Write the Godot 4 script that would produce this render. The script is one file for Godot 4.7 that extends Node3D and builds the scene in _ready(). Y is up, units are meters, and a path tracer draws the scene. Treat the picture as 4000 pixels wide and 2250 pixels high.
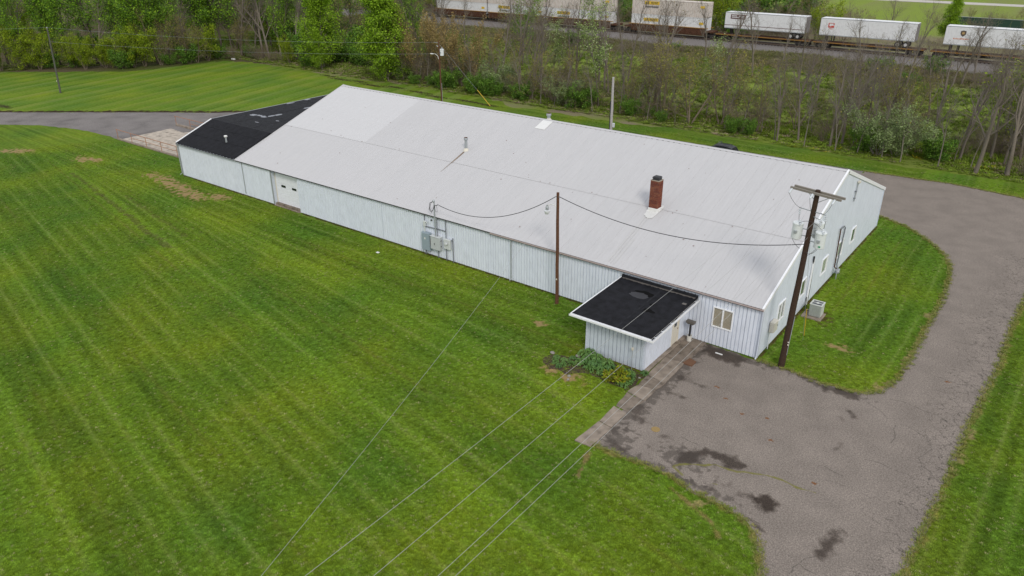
extends Node3D
# A long pale steel warehouse on mown lawns, seen from the air under a soft overcast sky; a freight train passes beyond the trees.
# x runs along the long front wall, z towards the viewer; the near gable corner stands at the origin.

const WALL_H := 3.4
const WIDE := 26.82
const RISE := 4.675
const SLOPE := RISE / (WIDE / 2.0)
const LONG := 49.73
const ANNEX_X := -59.58
const STAINS := [[0.8,0.48,12.07,0.35,11.31,0.24,10.56,0.69,9.88,1.02,9.49,1.44,9.27,1.97,9.34,2.52,9.11,3.45,9.51,3.32,10.13,3,10.29,2.41,10.38,2.02,10.14,1.53,10.05,1.36,10.45,1.48,10.72,1.07,11.22,0.59,11.58],[1,4.28,11.41,4.32,11.06,4.67,10.79,5.16,10.91,5.46,11.31,5.44,11.93,5.18,12.28,4.7,12.04,4.31,11.71],[0.6,3.5,11.85,3.78,11.3,4.23,11.05,4.49,11.49,4.12,11.7],[0.75,7.35,12.98,7.4,11.98,7.51,11.4,7.95,10.99,8.17,11.18,8.12,12.4,8.16,13.09,7.89,13.46,7.5,13.33],[0.7,2.39,12.2,2.35,11.13,2.57,10.96,2.67,11.65,2.88,12.23,2.47,12.47],[0.5,2.81,11.54,3.07,10.92,3.43,11.57,3.1,11.66],[0.7,4.09,12.73,4.54,12.99,5.22,13.42,5.54,13.25,5.19,12.87,4.63,12.77],[0.8,-3.07,0.02,-1.4,0.02,0.13,0.15,-0.49,0.98,-0.41,1.5,-1.95,1.49,-2.69,1.15,-2.97,2.27],[0.6,-2.88,4.9,-2.94,4.12,-2.37,3.55,-2.27,4.3,-1.44,4.48,-1.9,4.69,-2.69,5.03],[0.6,-2.72,6.36,-2.51,6.02,-1.36,5.97,-1.41,6.38],[0.8,-1.48,4.65,-1.3,4.37,-0.98,4.53,-1.12,4.9],[0.6,-3.39,8.86,-3.42,7.9,-2.6,8.02,-2.59,8.96,-1.81,9.29,-2.28,9.75,-2.93,9.45],[0.6,-2.88,12.25,-2.85,11.39,-2.14,11.7,-1.65,11.74,-1.62,12.21,-2.26,12.3],[0.7,-2.18,12.44,-1.42,12.56,-0.3,12.57,-0.34,12.7,-1.58,12.68],[0.5,-1.28,10.94,-0.84,10.71,-0.73,11.24,-1.09,11.2],[0.45,-1.15,10.1,-0.85,9.33,-0.41,9.75,-0.7,10.08],[0.7,3.71,0.39,4.97,0.21,5.92,0.16,5.97,0.85,5.33,1.05,4.42,1,4.14,1.36],[0.65,5.47,2.09,5.83,1.95,6.29,2.55,6.21,3.15,5.94,2.82],[0.6,6.07,6,6.08,5.02,6.28,5,6.4,5.51,6.21,6.25],[0.4,5.38,2.98,5.58,2.83,5.89,3.26,5.75,3.43]]
const MOSS := [[0.55,11.61,1.18,11.04,2.07,10.37,2.62,10.31,3.07,10.23,3.58,9.85,4.26,9.68,4.9,9.54,5.59,9.6,6.35,9.52],[0.55,11.7,0.86,11.82,1.19,12.01],[2.37,11.71,2.57,11.64]]
const CRACKS := [[8.76,-4.3,9.27,-4.21,9.72,-4.08,10.24,-4.17],[7.11,-0.3,7.92,-0.48,8.74,-0.25,9.51,-0.15,10.2,0.25],[7.83,1.79,8.39,1.76,9.02,2.05,9.49,2.19,9.75,3.09,9.44,4.14,9.72,4.72,10.11,4.87,10.62,5.44],[7.43,5.79,8.05,5.65,8.71,5.71,9.57,5.82],[8.9,-2.85,9.34,-2.73,9.84,-2.96],[8.36,-13.73,9.18,-13.92,9.87,-14.01],[6.23,0.66,6.95,1.1,7.55,1.6],[7.97,1.94,8.15,2.96,8.22,3.77],[8.52,-9.37,9.2,-9.31,9.84,-9.42],[6.99,14.93,7.03,14.4,7.13,14.1,7.21,13.75,7.52,13.38],[7.13,14.1,7.44,14.22,7.89,14.19],[-0.09,12.54,0.18,12.08,0.44,11.79],[-0.13,9.38,0.32,9.43,0.69,9.45],[6.12,7.47,6.56,7.59,7.06,7.55],[6.5,8.41,6.84,8.24,7.2,8.3]]


class MB:
	var v := PackedVector3Array()
	var n := PackedVector3Array()
	var c := PackedColorArray()
	var uv := PackedVector2Array()
	var ix := PackedInt32Array()
	var col := Color(1, 1, 1)
	var has_c := false
	var has_uv := false
	func tint(k: Color) -> MB:
		col = k
		has_c = true
		return self
	func vert(p: Vector3, nn: Vector3, t := Vector2.ZERO) -> int:
		v.append(p)
		n.append(nn)
		c.append(col)
		uv.append(t)
		return v.size() - 1
	# corners run counter-clockwise seen from outside
	func quad(a: Vector3, b: Vector3, d: Vector3, e: Vector3) -> void:
		var nn := (b - a).cross(d - a)
		if nn.length_squared() < 1e-16:
			nn = (d - a).cross(e - a)
		nn = nn.normalized()
		var i := vert(a, nn)
		vert(b, nn)
		vert(d, nn)
		vert(e, nn)
		ix.append_array([i, i + 2, i + 1, i, i + 3, i + 2])
	func tri(a: Vector3, b: Vector3, d: Vector3) -> void:
		var nn := (b - a).cross(d - a).normalized()
		var i := vert(a, nn)
		vert(b, nn)
		vert(d, nn)
		ix.append_array([i, i + 2, i + 1])
	func box(lo: Vector3, hi: Vector3, xf := Transform3D.IDENTITY) -> MB:
		var p: Array[Vector3] = []
		for k in 8:
			p.append(xf * Vector3(hi.x if k & 1 else lo.x, hi.y if k & 2 else lo.y, hi.z if k & 4 else lo.z))
		quad(p[4], p[5], p[7], p[6])
		quad(p[1], p[0], p[2], p[3])
		quad(p[5], p[1], p[3], p[7])
		quad(p[0], p[4], p[6], p[2])
		quad(p[6], p[7], p[3], p[2])
		quad(p[0], p[1], p[5], p[4])
		return self
	# box with chamfered edges
	func cbox(lo: Vector3, hi: Vector3, ch: float, xf := Transform3D.IDENTITY) -> MB:
		var m := (lo + hi) / 2.0
		var h := (hi - lo) / 2.0
		var g := func(s: Vector3, axis: int) -> Vector3:
			var q := Vector3(s.x * (h.x - ch), s.y * (h.y - ch), s.z * (h.z - ch))
			q[axis] = s[axis] * h[axis]
			return xf * (m + q)
		for axis in 3:
			var b := (axis + 1) % 3
			var d := (axis + 2) % 3
			for s in [-1.0, 1.0]:
				var r: Array[Vector3] = []
				for w in [[-1, -1], [1, -1], [1, 1], [-1, 1]]:
					var q := Vector3.ZERO
					q[axis] = s
					q[b] = w[0]
					q[d] = w[1]
					r.append(g.call(q, axis))
				if s > 0:
					quad(r[0], r[1], r[2], r[3])
				else:
					quad(r[3], r[2], r[1], r[0])
		# edges along axis between faces b and d
		for axis in 3:
			var b := (axis + 1) % 3
			var d := (axis + 2) % 3
			for w in [[-1, -1], [1, -1], [1, 1], [-1, 1]]:
				var q0 := Vector3.ZERO
				q0[b] = w[0]
				q0[d] = w[1]
				var q1 := q0
				q0[axis] = -1
				q1[axis] = 1
				var a0: Vector3 = g.call(q0, b)
				var a1: Vector3 = g.call(q1, b)
				var b0: Vector3 = g.call(q0, d)
				var b1: Vector3 = g.call(q1, d)
				if w[0] * w[1] > 0:
					quad(a0, b0, b1, a1)
				else:
					quad(a1, b1, b0, a0)
		for k in 8:
			var q := Vector3(1 if k & 1 else -1, 1 if k & 2 else -1, 1 if k & 4 else -1)
			var px: Vector3 = g.call(q, 0)
			var py: Vector3 = g.call(q, 1)
			var pz: Vector3 = g.call(q, 2)
			if q.x * q.y * q.z > 0:
				tri(px, py, pz)
			else:
				tri(px, pz, py)
		return self
	# round tube along a path; radius per point
	func tube(path: PackedVector3Array, rad: PackedFloat32Array, sides := 6, cap := true) -> MB:
		var first := v.size()
		var side := Vector3.ZERO
		for i in path.size():
			var t := (path[mini(i + 1, path.size() - 1)] - path[maxi(i - 1, 0)]).normalized()
			if i == 0:
				side = t.cross(Vector3(0.31, 0.2, 0.93) if absf(t.y) > 0.8 else Vector3.UP).normalized()
			else:
				side = (side - t * side.dot(t)).normalized()
			var up := t.cross(side)
			for k in sides:
				var a := TAU * k / sides
				var d := side * cos(a) + up * sin(a)
				vert(path[i] + d * rad[i], d, Vector2(float(k) / sides, float(i)))
		for i in path.size() - 1:
			for k in sides:
				var a := first + i * sides + k
				var b := first + i * sides + (k + 1) % sides
				ix.append_array([a, b + sides, b, a, a + sides, b + sides])
		if cap:
			for e in [0, path.size() - 1]:
				var nn := (path[1] - path[0]).normalized() * -1.0 if e == 0 else (path[e] - path[e - 1]).normalized()
				var m := vert(path[e], nn)
				var ring := v.size()
				for k in sides:
					vert(v[first + e * sides + k], nn)
				for k in sides:
					if e == 0:
						ix.append_array([m, ring + k, ring + (k + 1) % sides])
					else:
						ix.append_array([m, ring + (k + 1) % sides, ring + k])
		return self
	func rod(a: Vector3, b: Vector3, r: float, sides := 8) -> MB:
		return tube(PackedVector3Array([a, b]), PackedFloat32Array([r, r]), sides)
	# lathe about y: profile of (radius, height) from bottom to top
	func lathe(prof: Array, sides := 16, xf := Transform3D.IDENTITY) -> MB:
		for i in prof.size() - 1:
			var a: Vector2 = prof[i]
			var b: Vector2 = prof[i + 1]
			var sn := Vector2(b.y - a.y, a.x - b.x).normalized()
			var st := v.size()
			for k in sides + 1:
				var w := TAU * k / sides
				var d := Vector3(cos(w), 0, -sin(w))
				var nn := (xf.basis * (d * sn.x + Vector3.UP * sn.y)).normalized()
				vert(xf * (d * a.x + Vector3.UP * a.y), nn)
				vert(xf * (d * b.x + Vector3.UP * b.y), nn)
			for k in sides:
				var q := st + k * 2
				ix.append_array([q, q + 3, q + 2, q, q + 1, q + 3])
		return self
	func poly(pts: PackedVector2Array, y: float) -> MB:
		var t := Geometry2D.triangulate_polygon(pts)
		var st := v.size()
		for p in pts:
			vert(Vector3(p.x, y, p.y), Vector3.UP)
		for k in range(0, t.size(), 3):
			var a := pts[t[k]]
			var b := pts[t[k + 1]]
			var d := pts[t[k + 2]]
			# y up, clockwise seen from above
			if (b - a).cross(d - a) > 0:
				ix.append_array([st + t[k], st + t[k + 1], st + t[k + 2]])
			else:
				ix.append_array([st + t[k], st + t[k + 2], st + t[k + 1]])
		return self
	# slab: flat top with skirt
	func slab(pts: PackedVector2Array, y0: float, y1: float) -> MB:
		poly(pts, y1)
		var area := 0.0
		for k in pts.size():
			area += pts[k].cross(pts[(k + 1) % pts.size()])
		for k in pts.size():
			var a := pts[k]
			var b := pts[(k + 1) % pts.size()]
			if area > 0:
				var s := a
				a = b
				b = s
			quad(Vector3(a.x, y0, a.y), Vector3(b.x, y0, b.y), Vector3(b.x, y1, b.y), Vector3(a.x, y1, a.y))
		return self
	func mesh() -> ArrayMesh:
		var arr := []
		arr.resize(Mesh.ARRAY_MAX)
		arr[Mesh.ARRAY_VERTEX] = v
		arr[Mesh.ARRAY_NORMAL] = n
		if has_c:
			arr[Mesh.ARRAY_COLOR] = c
		if has_uv:
			arr[Mesh.ARRAY_TEX_UV] = uv
		arr[Mesh.ARRAY_INDEX] = ix
		var m := ArrayMesh.new()
		m.add_surface_from_arrays(Mesh.PRIMITIVE_TRIANGLES, arr)
		return m

var M := {}
var counts := {}
var rng := RandomNumberGenerator.new()
var lawn_img: Image

func numbered(called: String) -> String:
	counts[called] = counts.get(called, 0) + 1
	return called if counts[called] == 1 else "%s_%03d" % [called, counts[called] - 1]

func tag(o: Node, label: String, category := "", group := "", kind := "") -> void:
	if label: o.set_meta("label", label)
	if category: o.set_meta("category", category)
	if group: o.set_meta("group", group)
	if kind: o.set_meta("kind", kind)

func thing(called: String, label: String, category: String, at := Vector3.ZERO, turn := 0.0, group := "") -> Node3D:
	var o := Node3D.new()
	o.name = numbered(called)
	add_child(o)
	o.position = at
	o.rotation.y = turn
	tag(o, label, category, group)
	return o

func put(called: String, m: Mesh, mat: Material, parent: Node3D, at := Vector3.ZERO) -> MeshInstance3D:
	var o := MeshInstance3D.new()
	o.name = called
	o.mesh = m
	o.material_override = mat
	parent.add_child(o, true)
	o.position = at
	return o

func part(called: String, mb: MB, mat: Material, parent: Node3D, at := Vector3.ZERO) -> MeshInstance3D:
	return put(called, mb.mesh(), mat, parent, at)

# a thing that is one mesh
func single(called: String, mb: MB, mat: Material, label: String, category: String, at := Vector3.ZERO, group := "") -> MeshInstance3D:
	var o := put(numbered(called), mb.mesh(), mat, self, at)
	tag(o, label, category, group)
	return o

func setting(called: String, mb: MB, mat: Material, label := "") -> MeshInstance3D:
	var o := put(called, mb.mesh(), mat, self)
	tag(o, label, "", "", "structure")
	return o

func V3(x: float, y: float, z: float) -> Vector3:
	return Vector3(x, y, z)

func noise_tex(freq: float, size := 512, ramp: Array = [], seed_ := 1, fractal := 4, normal := false, bump := 4.0, kind := FastNoiseLite.TYPE_SIMPLEX_SMOOTH) -> NoiseTexture2D:
	var f := FastNoiseLite.new()
	f.seed = seed_
	f.frequency = freq
	f.noise_type = kind
	f.fractal_octaves = fractal
	var t := NoiseTexture2D.new()
	t.width = size
	t.height = size
	t.seamless = true
	t.noise = f
	if ramp.size():
		var g := Gradient.new()
		g.offsets = PackedFloat32Array()
		g.colors = PackedColorArray()
		for k in ramp.size():
			g.add_point(float(k) / (ramp.size() - 1), ramp[k])
		while g.get_point_count() > ramp.size():
			g.remove_point(0)
		t.color_ramp = g
	if normal:
		t.as_normal_map = true
		t.bump_strength = bump
	return t

func grey(a: float) -> Color:
	return Color(a, a, a)

# linear base colour in, StandardMaterial3D out
func mat(r: float, g: float, b: float, rough := 0.7, metal := 0.0) -> StandardMaterial3D:
	var m := StandardMaterial3D.new()
	m.albedo_color = Color(r, g, b).linear_to_srgb()
	m.roughness = rough
	m.metallic = metal
	if rough >= 0.85:
		m.metallic_specular = 0.2
	return m

func worn(m: StandardMaterial3D, tex: Texture2D, scale: Vector3, bump: Texture2D = null, depth := 0.5) -> StandardMaterial3D:
	m.uv1_triplanar = true
	m.uv1_world_triplanar = true
	m.uv1_scale = scale
	m.albedo_texture = tex
	if bump:
		m.normal_enabled = true
		m.normal_texture = bump
		m.normal_scale = depth
	return m

func vcol(rough := 0.85, back := 0.0) -> StandardMaterial3D:
	var m := StandardMaterial3D.new()
	m.vertex_color_use_as_albedo = true
	m.roughness = rough
	m.metallic_specular = 0.15
	if back > 0:
		m.backlight_enabled = true
		m.backlight = Color(back, back, back * 0.6)
	return m

func make_materials() -> void:
	var soft := noise_tex(0.012, 512, [grey(0.93), grey(0.98), grey(1.0)], 3)
	var streak := noise_tex(0.02, 512, [grey(0.965), grey(0.985), grey(1.0)], 8, 3)
	var grain := noise_tex(0.2, 512, [grey(0.7), grey(0.92), grey(1.0)], 5, 3)
	var gritn := noise_tex(0.25, 512, [], 6, 3, true, 6.0)
	var wood := noise_tex(0.03, 512, [grey(0.45), grey(0.8), grey(1.0)], 9, 5)
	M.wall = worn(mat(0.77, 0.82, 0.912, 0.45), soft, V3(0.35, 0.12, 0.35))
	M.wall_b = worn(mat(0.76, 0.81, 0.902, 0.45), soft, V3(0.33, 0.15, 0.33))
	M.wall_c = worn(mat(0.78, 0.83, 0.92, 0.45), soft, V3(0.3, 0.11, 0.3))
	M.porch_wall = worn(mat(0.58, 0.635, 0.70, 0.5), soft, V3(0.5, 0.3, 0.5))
	M.roof = worn(mat(0.53, 0.525, 0.53, 0.5), streak, V3(0.25, 0.05, 0.04))
	M.roof_b = worn(mat(0.526, 0.521, 0.526, 0.5), streak, V3(0.22, 0.05, 0.05))
	M.roof_c = worn(mat(0.534, 0.528, 0.533, 0.5), streak, V3(0.28, 0.05, 0.04))
	M.roof_new = worn(mat(0.58, 0.577, 0.583, 0.45), streak, V3(0.6, 0.05, 0.05))
	M.trim_white = worn(mat(0.9, 0.91, 0.93, 0.4), soft, V3(0.8, 0.8, 0.8))
	M.trim_blue = worn(mat(0.6, 0.65, 0.74, 0.45), soft, V3(0.8, 0.8, 0.8))
	M.dark_line = mat(0.06, 0.06, 0.06, 0.8)
	M.gutter_rust = worn(mat(0.56, 0.46, 0.44, 0.7), grain, V3(1.5, 1.5, 1.5))
	M.litter = worn(mat(0.36, 0.27, 0.25, 0.95), grain, V3(2, 2, 2))
	M.membrane = worn(mat(0.018, 0.0185, 0.023, 0.82), noise_tex(0.015, 512, [grey(0.6), grey(0.85), grey(1.0)], 12, 5), V3(0.2, 0.2, 0.2), gritn, 0.25)
	M.membrane_flat = worn(mat(0.028, 0.029, 0.034, 0.82), noise_tex(0.015, 512, [grey(0.6), grey(0.85), grey(1.0)], 13, 5), V3(0.2, 0.2, 0.2), gritn, 0.25)
	M.membrane.metallic_specular = 0.3
	M.membrane_flat.metallic_specular = 0.3
	M.patch = worn(mat(0.27, 0.285, 0.315, 0.6), soft, V3(1, 1, 1))
	M.white_paint = worn(mat(0.78, 0.78, 0.76, 0.5), soft, V3(1, 1, 1))
	M.cream = worn(mat(0.72, 0.68, 0.58, 0.6), soft, V3(1, 1, 1))
	M.door_white = worn(mat(0.84, 0.86, 0.92, 0.45), soft, V3(0.6, 0.6, 0.6))
	M.concrete = worn(mat(0.355, 0.295, 0.24, 0.9), noise_tex(0.01, 1024, [grey(0.66), grey(0.86), grey(0.95), grey(1.0)], 14, 6), V3(0.13, 0.13, 0.13), gritn, 0.3)
	M.concrete_wet = worn(mat(0.28, 0.23, 0.185, 0.85), noise_tex(0.012, 1024, [grey(0.6), grey(0.85), grey(0.95), grey(1.0)], 15, 6), V3(0.13, 0.13, 0.13), gritn, 0.3)
	M.concrete_pale = worn(mat(0.56, 0.49, 0.41, 0.9), noise_tex(0.01, 1024, [grey(0.6), grey(0.88), grey(0.96), grey(1.0)], 16, 6), V3(0.12, 0.12, 0.12), gritn, 0.3)
	M.asphalt_far = worn(mat(0.245, 0.225, 0.215, 0.9), noise_tex(0.008, 1024, [grey(0.8), grey(0.92), grey(0.97), grey(1.0)], 17, 7), V3(0.03, 0.03, 0.03), gritn, 0.4)
	M.pole_brown = worn(mat(0.21, 0.105, 0.065, 0.9), wood, V3(6, 0.35, 6))
	M.pole_dark = worn(mat(0.10, 0.065, 0.048, 0.9), wood, V3(6, 0.35, 6))
	M.pole_grey = worn(mat(0.70, 0.68, 0.64, 0.9), wood, V3(6, 0.35, 6))
	M.pole_weathered = worn(mat(0.19, 0.19, 0.165, 0.9), wood, V3(6, 0.35, 6))
	M.timber = worn(mat(0.42, 0.38, 0.33, 0.9), wood, V3(2, 3, 3))
	M.steel = mat(0.42, 0.44, 0.46, 0.4, 0.6)
	M.galv = worn(mat(0.40, 0.43, 0.45, 0.5, 0.3), soft, V3(2, 2, 2))
	M.conduit = mat(0.17, 0.18, 0.20, 0.55)
	M.tank = worn(mat(0.72, 0.76, 0.76, 0.4), soft, V3(1.2, 1.2, 1.2))
	M.porcelain = mat(0.62, 0.66, 0.7, 0.25)
	M.black = mat(0.02, 0.02, 0.022, 0.6)
	M.rubber = mat(0.025, 0.025, 0.025, 0.8)
	M.cable = mat(0.045, 0.045, 0.05, 0.6)
	M.bare_wire = mat(0.42, 0.42, 0.41, 0.6, 0.0)
	M.cabinet_grey = worn(mat(0.30, 0.37, 0.42, 0.5), soft, V3(1, 1, 1))
	M.cabinet_pale = worn(mat(0.52, 0.55, 0.56, 0.5), soft, V3(1, 1, 1))
	M.meter_white = worn(mat(0.62, 0.65, 0.65, 0.5), soft, V3(1, 1, 1))
	M.beige = worn(mat(0.66, 0.63, 0.55, 0.5), soft, V3(1, 1, 1))
	M.ac_shaded = worn(mat(0.36, 0.38, 0.36, 0.5), soft, V3(1, 1, 1))  # darker copy of the housing grey: shade on the front painted in
	M.ac_lit = worn(mat(0.60, 0.62, 0.58, 0.45), soft, V3(1, 1, 1))  # the same housing grey as lit from the right and above
	M.yellow = mat(0.62, 0.40, 0.03, 0.55)
	M.rust_rail = worn(mat(0.50, 0.24, 0.13, 0.8), noise_tex(0.05, 512, [grey(0.45), grey(0.9), grey(1.0)], 21, 4), V3(1.3, 1.3, 1.3))
	M.rust = worn(mat(0.14, 0.07, 0.045, 0.9), noise_tex(0.02, 512, [grey(0.5), grey(0.85), grey(1.0)], 22, 5), V3(0.4, 0.4, 0.4))
	M.rust_plate = worn(mat(0.22, 0.12, 0.075, 0.85), grain, V3(2, 2, 2))
	M.sill_yellow = worn(mat(0.42, 0.22, 0.04, 0.75), noise_tex(0.03, 512, [grey(0.4), grey(0.9), grey(1.0)], 23, 4), V3(0.5, 0.5, 0.5))
	M.bogie = mat(0.035, 0.03, 0.028, 0.8)
	M.container = worn(mat(0.66, 0.63, 0.60, 0.6), noise_tex(0.02, 512, [Color(0.82, 0.74, 0.68), Color(0.97, 0.95, 0.93), Color(1, 1, 1)], 24, 5), V3(0.5, 0.08, 0.5))
	M.container_new = worn(mat(0.76, 0.77, 0.78, 0.5), soft, V3(0.4, 0.2, 0.4))
	M.trailer = worn(mat(0.78, 0.79, 0.80, 0.45), soft, V3(0.3, 0.2, 0.3))
	M.trailer_rear = worn(mat(0.26, 0.24, 0.25, 0.6), grain, V3(1, 1, 1))
	M.sign_yellow = mat(0.75, 0.50, 0.03, 0.6)
	M.ink = mat(0.04, 0.05, 0.06, 0.7)
	M.red = mat(0.55, 0.07, 0.05, 0.6)
	M.maroon = mat(0.12, 0.05, 0.05, 0.6)
	M.emblem = mat(0.10, 0.075, 0.055, 0.6)
	M.gold = mat(0.45, 0.3, 0.12, 0.6)
	M.orange_print = mat(0.62, 0.3, 0.2, 0.7)
	M.brick = [mat(0.17, 0.052, 0.035, 0.9), mat(0.20, 0.065, 0.04, 0.9), mat(0.13, 0.042, 0.032, 0.9), mat(0.22, 0.085, 0.05, 0.9)]
	M.mortar = worn(mat(0.42, 0.37, 0.30, 0.95), grain, V3(3, 3, 3))
	M.blind = worn(mat(0.40, 0.31, 0.18, 0.8), soft, V3(1, 4, 1))
	M.blind_pale = worn(mat(0.60, 0.62, 0.56, 0.8), soft, V3(1, 4, 1))
	M.room = mat(0.035, 0.035, 0.03, 0.9)
	M.room_olive = mat(0.09, 0.085, 0.05, 0.9)
	var glass := StandardMaterial3D.new()
	glass.albedo_color = Color(0.75, 0.8, 0.8, 0.12)
	glass.transparency = BaseMaterial3D.TRANSPARENCY_ALPHA
	glass.roughness = 0.03
	M.glass = glass
	M.car_paint = mat(0.012, 0.015, 0.022, 0.35)
	M.car_glass = mat(0.02, 0.025, 0.025, 0.06)
	M.chrome = mat(0.6, 0.6, 0.6, 0.25, 0.9)
	M.hub = mat(0.62, 0.62, 0.62, 0.4, 0.3)
	M.ballast = worn(mat(0.38, 0.35, 0.335, 0.95), noise_tex(0.15, 1024, [grey(0.35), grey(0.8), grey(1.0)], 25, 5), V3(0.2, 0.2, 0.2), gritn, 0.8)
	M.sleeper = worn(mat(0.09, 0.075, 0.065, 0.95), wood, V3(1, 1, 4))
	M.rail_steel = mat(0.16, 0.12, 0.10, 0.5, 0.5)
	M.green_fence = worn(mat(0.012, 0.05, 0.036, 0.7), soft, V3(0.3, 0.3, 0.3))
	M.far_road = worn(mat(0.52, 0.49, 0.45, 0.9), soft, V3(0.1, 0.1, 0.1))
	M.bark = worn(mat(0.33, 0.285, 0.235, 0.95), wood, V3(3, 0.8, 3))
	M.bark_grey = worn(mat(0.35, 0.31, 0.26, 0.95), wood, V3(3, 0.8, 3))
	M.bark_brown = worn(mat(0.37, 0.30, 0.225, 0.95), wood, V3(3, 0.8, 3))
	M.bark_tan = worn(mat(0.42, 0.325, 0.20, 0.95), wood, V3(3, 0.8, 3))
	M.bark_dark = worn(mat(0.21, 0.18, 0.14, 0.95), wood, V3(3, 0.8, 3))
	M.leaf = vcol(0.65, 0.5)
	M.blade = vcol(0.8, 0.35)
	M.soil = worn(mat(0.13, 0.095, 0.07, 0.95), noise_tex(0.03, 512, [grey(0.5), grey(0.85), grey(1.0)], 27, 5), V3(0.5, 0.5, 0.5), gritn, 0.8)
	M.stone = worn(mat(0.36, 0.33, 0.30, 0.9), grain, V3(3, 3, 3))
	M.tan_lid = worn(mat(0.38, 0.27, 0.12, 0.85), grain, V3(3, 3, 3))
	M.bucket = mat(0.66, 0.65, 0.60, 0.5)
	M.grey_lid = worn(mat(0.17, 0.155, 0.14, 0.7), grain, V3(2, 2, 2))
	M.green_mark = mat(0.03, 0.3, 0.12, 0.6)
	M.lamp_glass = mat(0.68, 0.70, 0.72, 0.2)
	M.black_wet = mat(0.03, 0.031, 0.036, 0.4)
	M.black_wet.metallic_specular = 0.35
	M.dark_scum = mat(0.006, 0.006, 0.006, 0.9)

# ---------------------------------------------------------------- light and lens
func make_view() -> void:
	var cam := Camera3D.new()
	cam.name = "camera"
	add_child(cam)
	cam.position = Vector3(11.5104, 22.5774, 38.3569)
	cam.rotation = Vector3(-0.4472, 0.6522, -0.0021)
	cam.fov = 41.941
	cam.near = 0.5
	cam.far = 1500.0
	cam.current = true
	var env := Environment.new()
	env.background_mode = Environment.BG_SKY
	var sm := ProceduralSkyMaterial.new()
	sm.sky_top_color = Color(0.88, 0.90, 0.94)
	sm.sky_horizon_color = Color(1.0, 1.0, 1.0)
	sm.sky_curve = 0.35
	sm.ground_bottom_color = Color(0.4, 0.42, 0.36)
	sm.ground_horizon_color = Color(0.7, 0.71, 0.70)
	sm.sun_angle_max = 0.5
	var sky := Sky.new()
	sky.sky_material = sm
	env.sky = sky
	env.ambient_light_source = Environment.AMBIENT_SOURCE_SKY
	env.tonemap_mode = Environment.TONE_MAPPER_LINEAR
	env.tonemap_exposure = 1.0
	env.sdfgi_enabled = true
	env.ssao_enabled = true
	env.ssil_enabled = true
	var we := WorldEnvironment.new()
	we.name = "world_environment"
	we.environment = env
	add_child(we)
	var sun := DirectionalLight3D.new()
	sun.name = "sun"
	sun.light_energy = 0.5
	sun.light_color = Color(1.0, 0.975, 0.94)
	sun.light_angular_distance = 15.0
	sun.shadow_enabled = true
	add_child(sun)
	sun.look_at_from_position(Vector3(52, 56, 46), Vector3.ZERO)

# ---------------------------------------------------------------- ground colour maps
const LX0 := -145.0
const LZ0 := -52.0
const LSCALE := 12.0   # pixels per metre
const LW := 2040
const LH := 1128
const BARE := [[-83.1, 6.1, 0.9], [-84.2, 6.8, 0.7], [-82.3, 5.3, 0.6], [-73.8, 3.2, 1.0], [-72.4, 2.6, 0.7], [-62.4, 1.9, 0.7], [-60.2, 1.9, 0.9], [-58.6, 2.2, 0.8], [-57.2, 2.4, 1.0], [-55.5, 2.6, 0.9], [-54.0, 2.9, 1.0], [-52.4, 3.0, 0.9], [-50.7, 1.8, 0.8], [-51.2, 1.4, 0.5], [3.4, -4.3, 0.45], [-8.7, 8.0, 0.5], [-7.5, 8.2, 0.5], [-12.6, 4.0, 0.4]]

func stripe_c(x: float, z: float) -> float:
	var c := z
	for k in 3:
		var s := clampf((c - 2.0) / 11.0, 0.0, 1.0)
		c = z - (0.02 + 0.175 * s * s * (3.0 - 2.0 * s)) * (x + 30.0)
	return c

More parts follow.
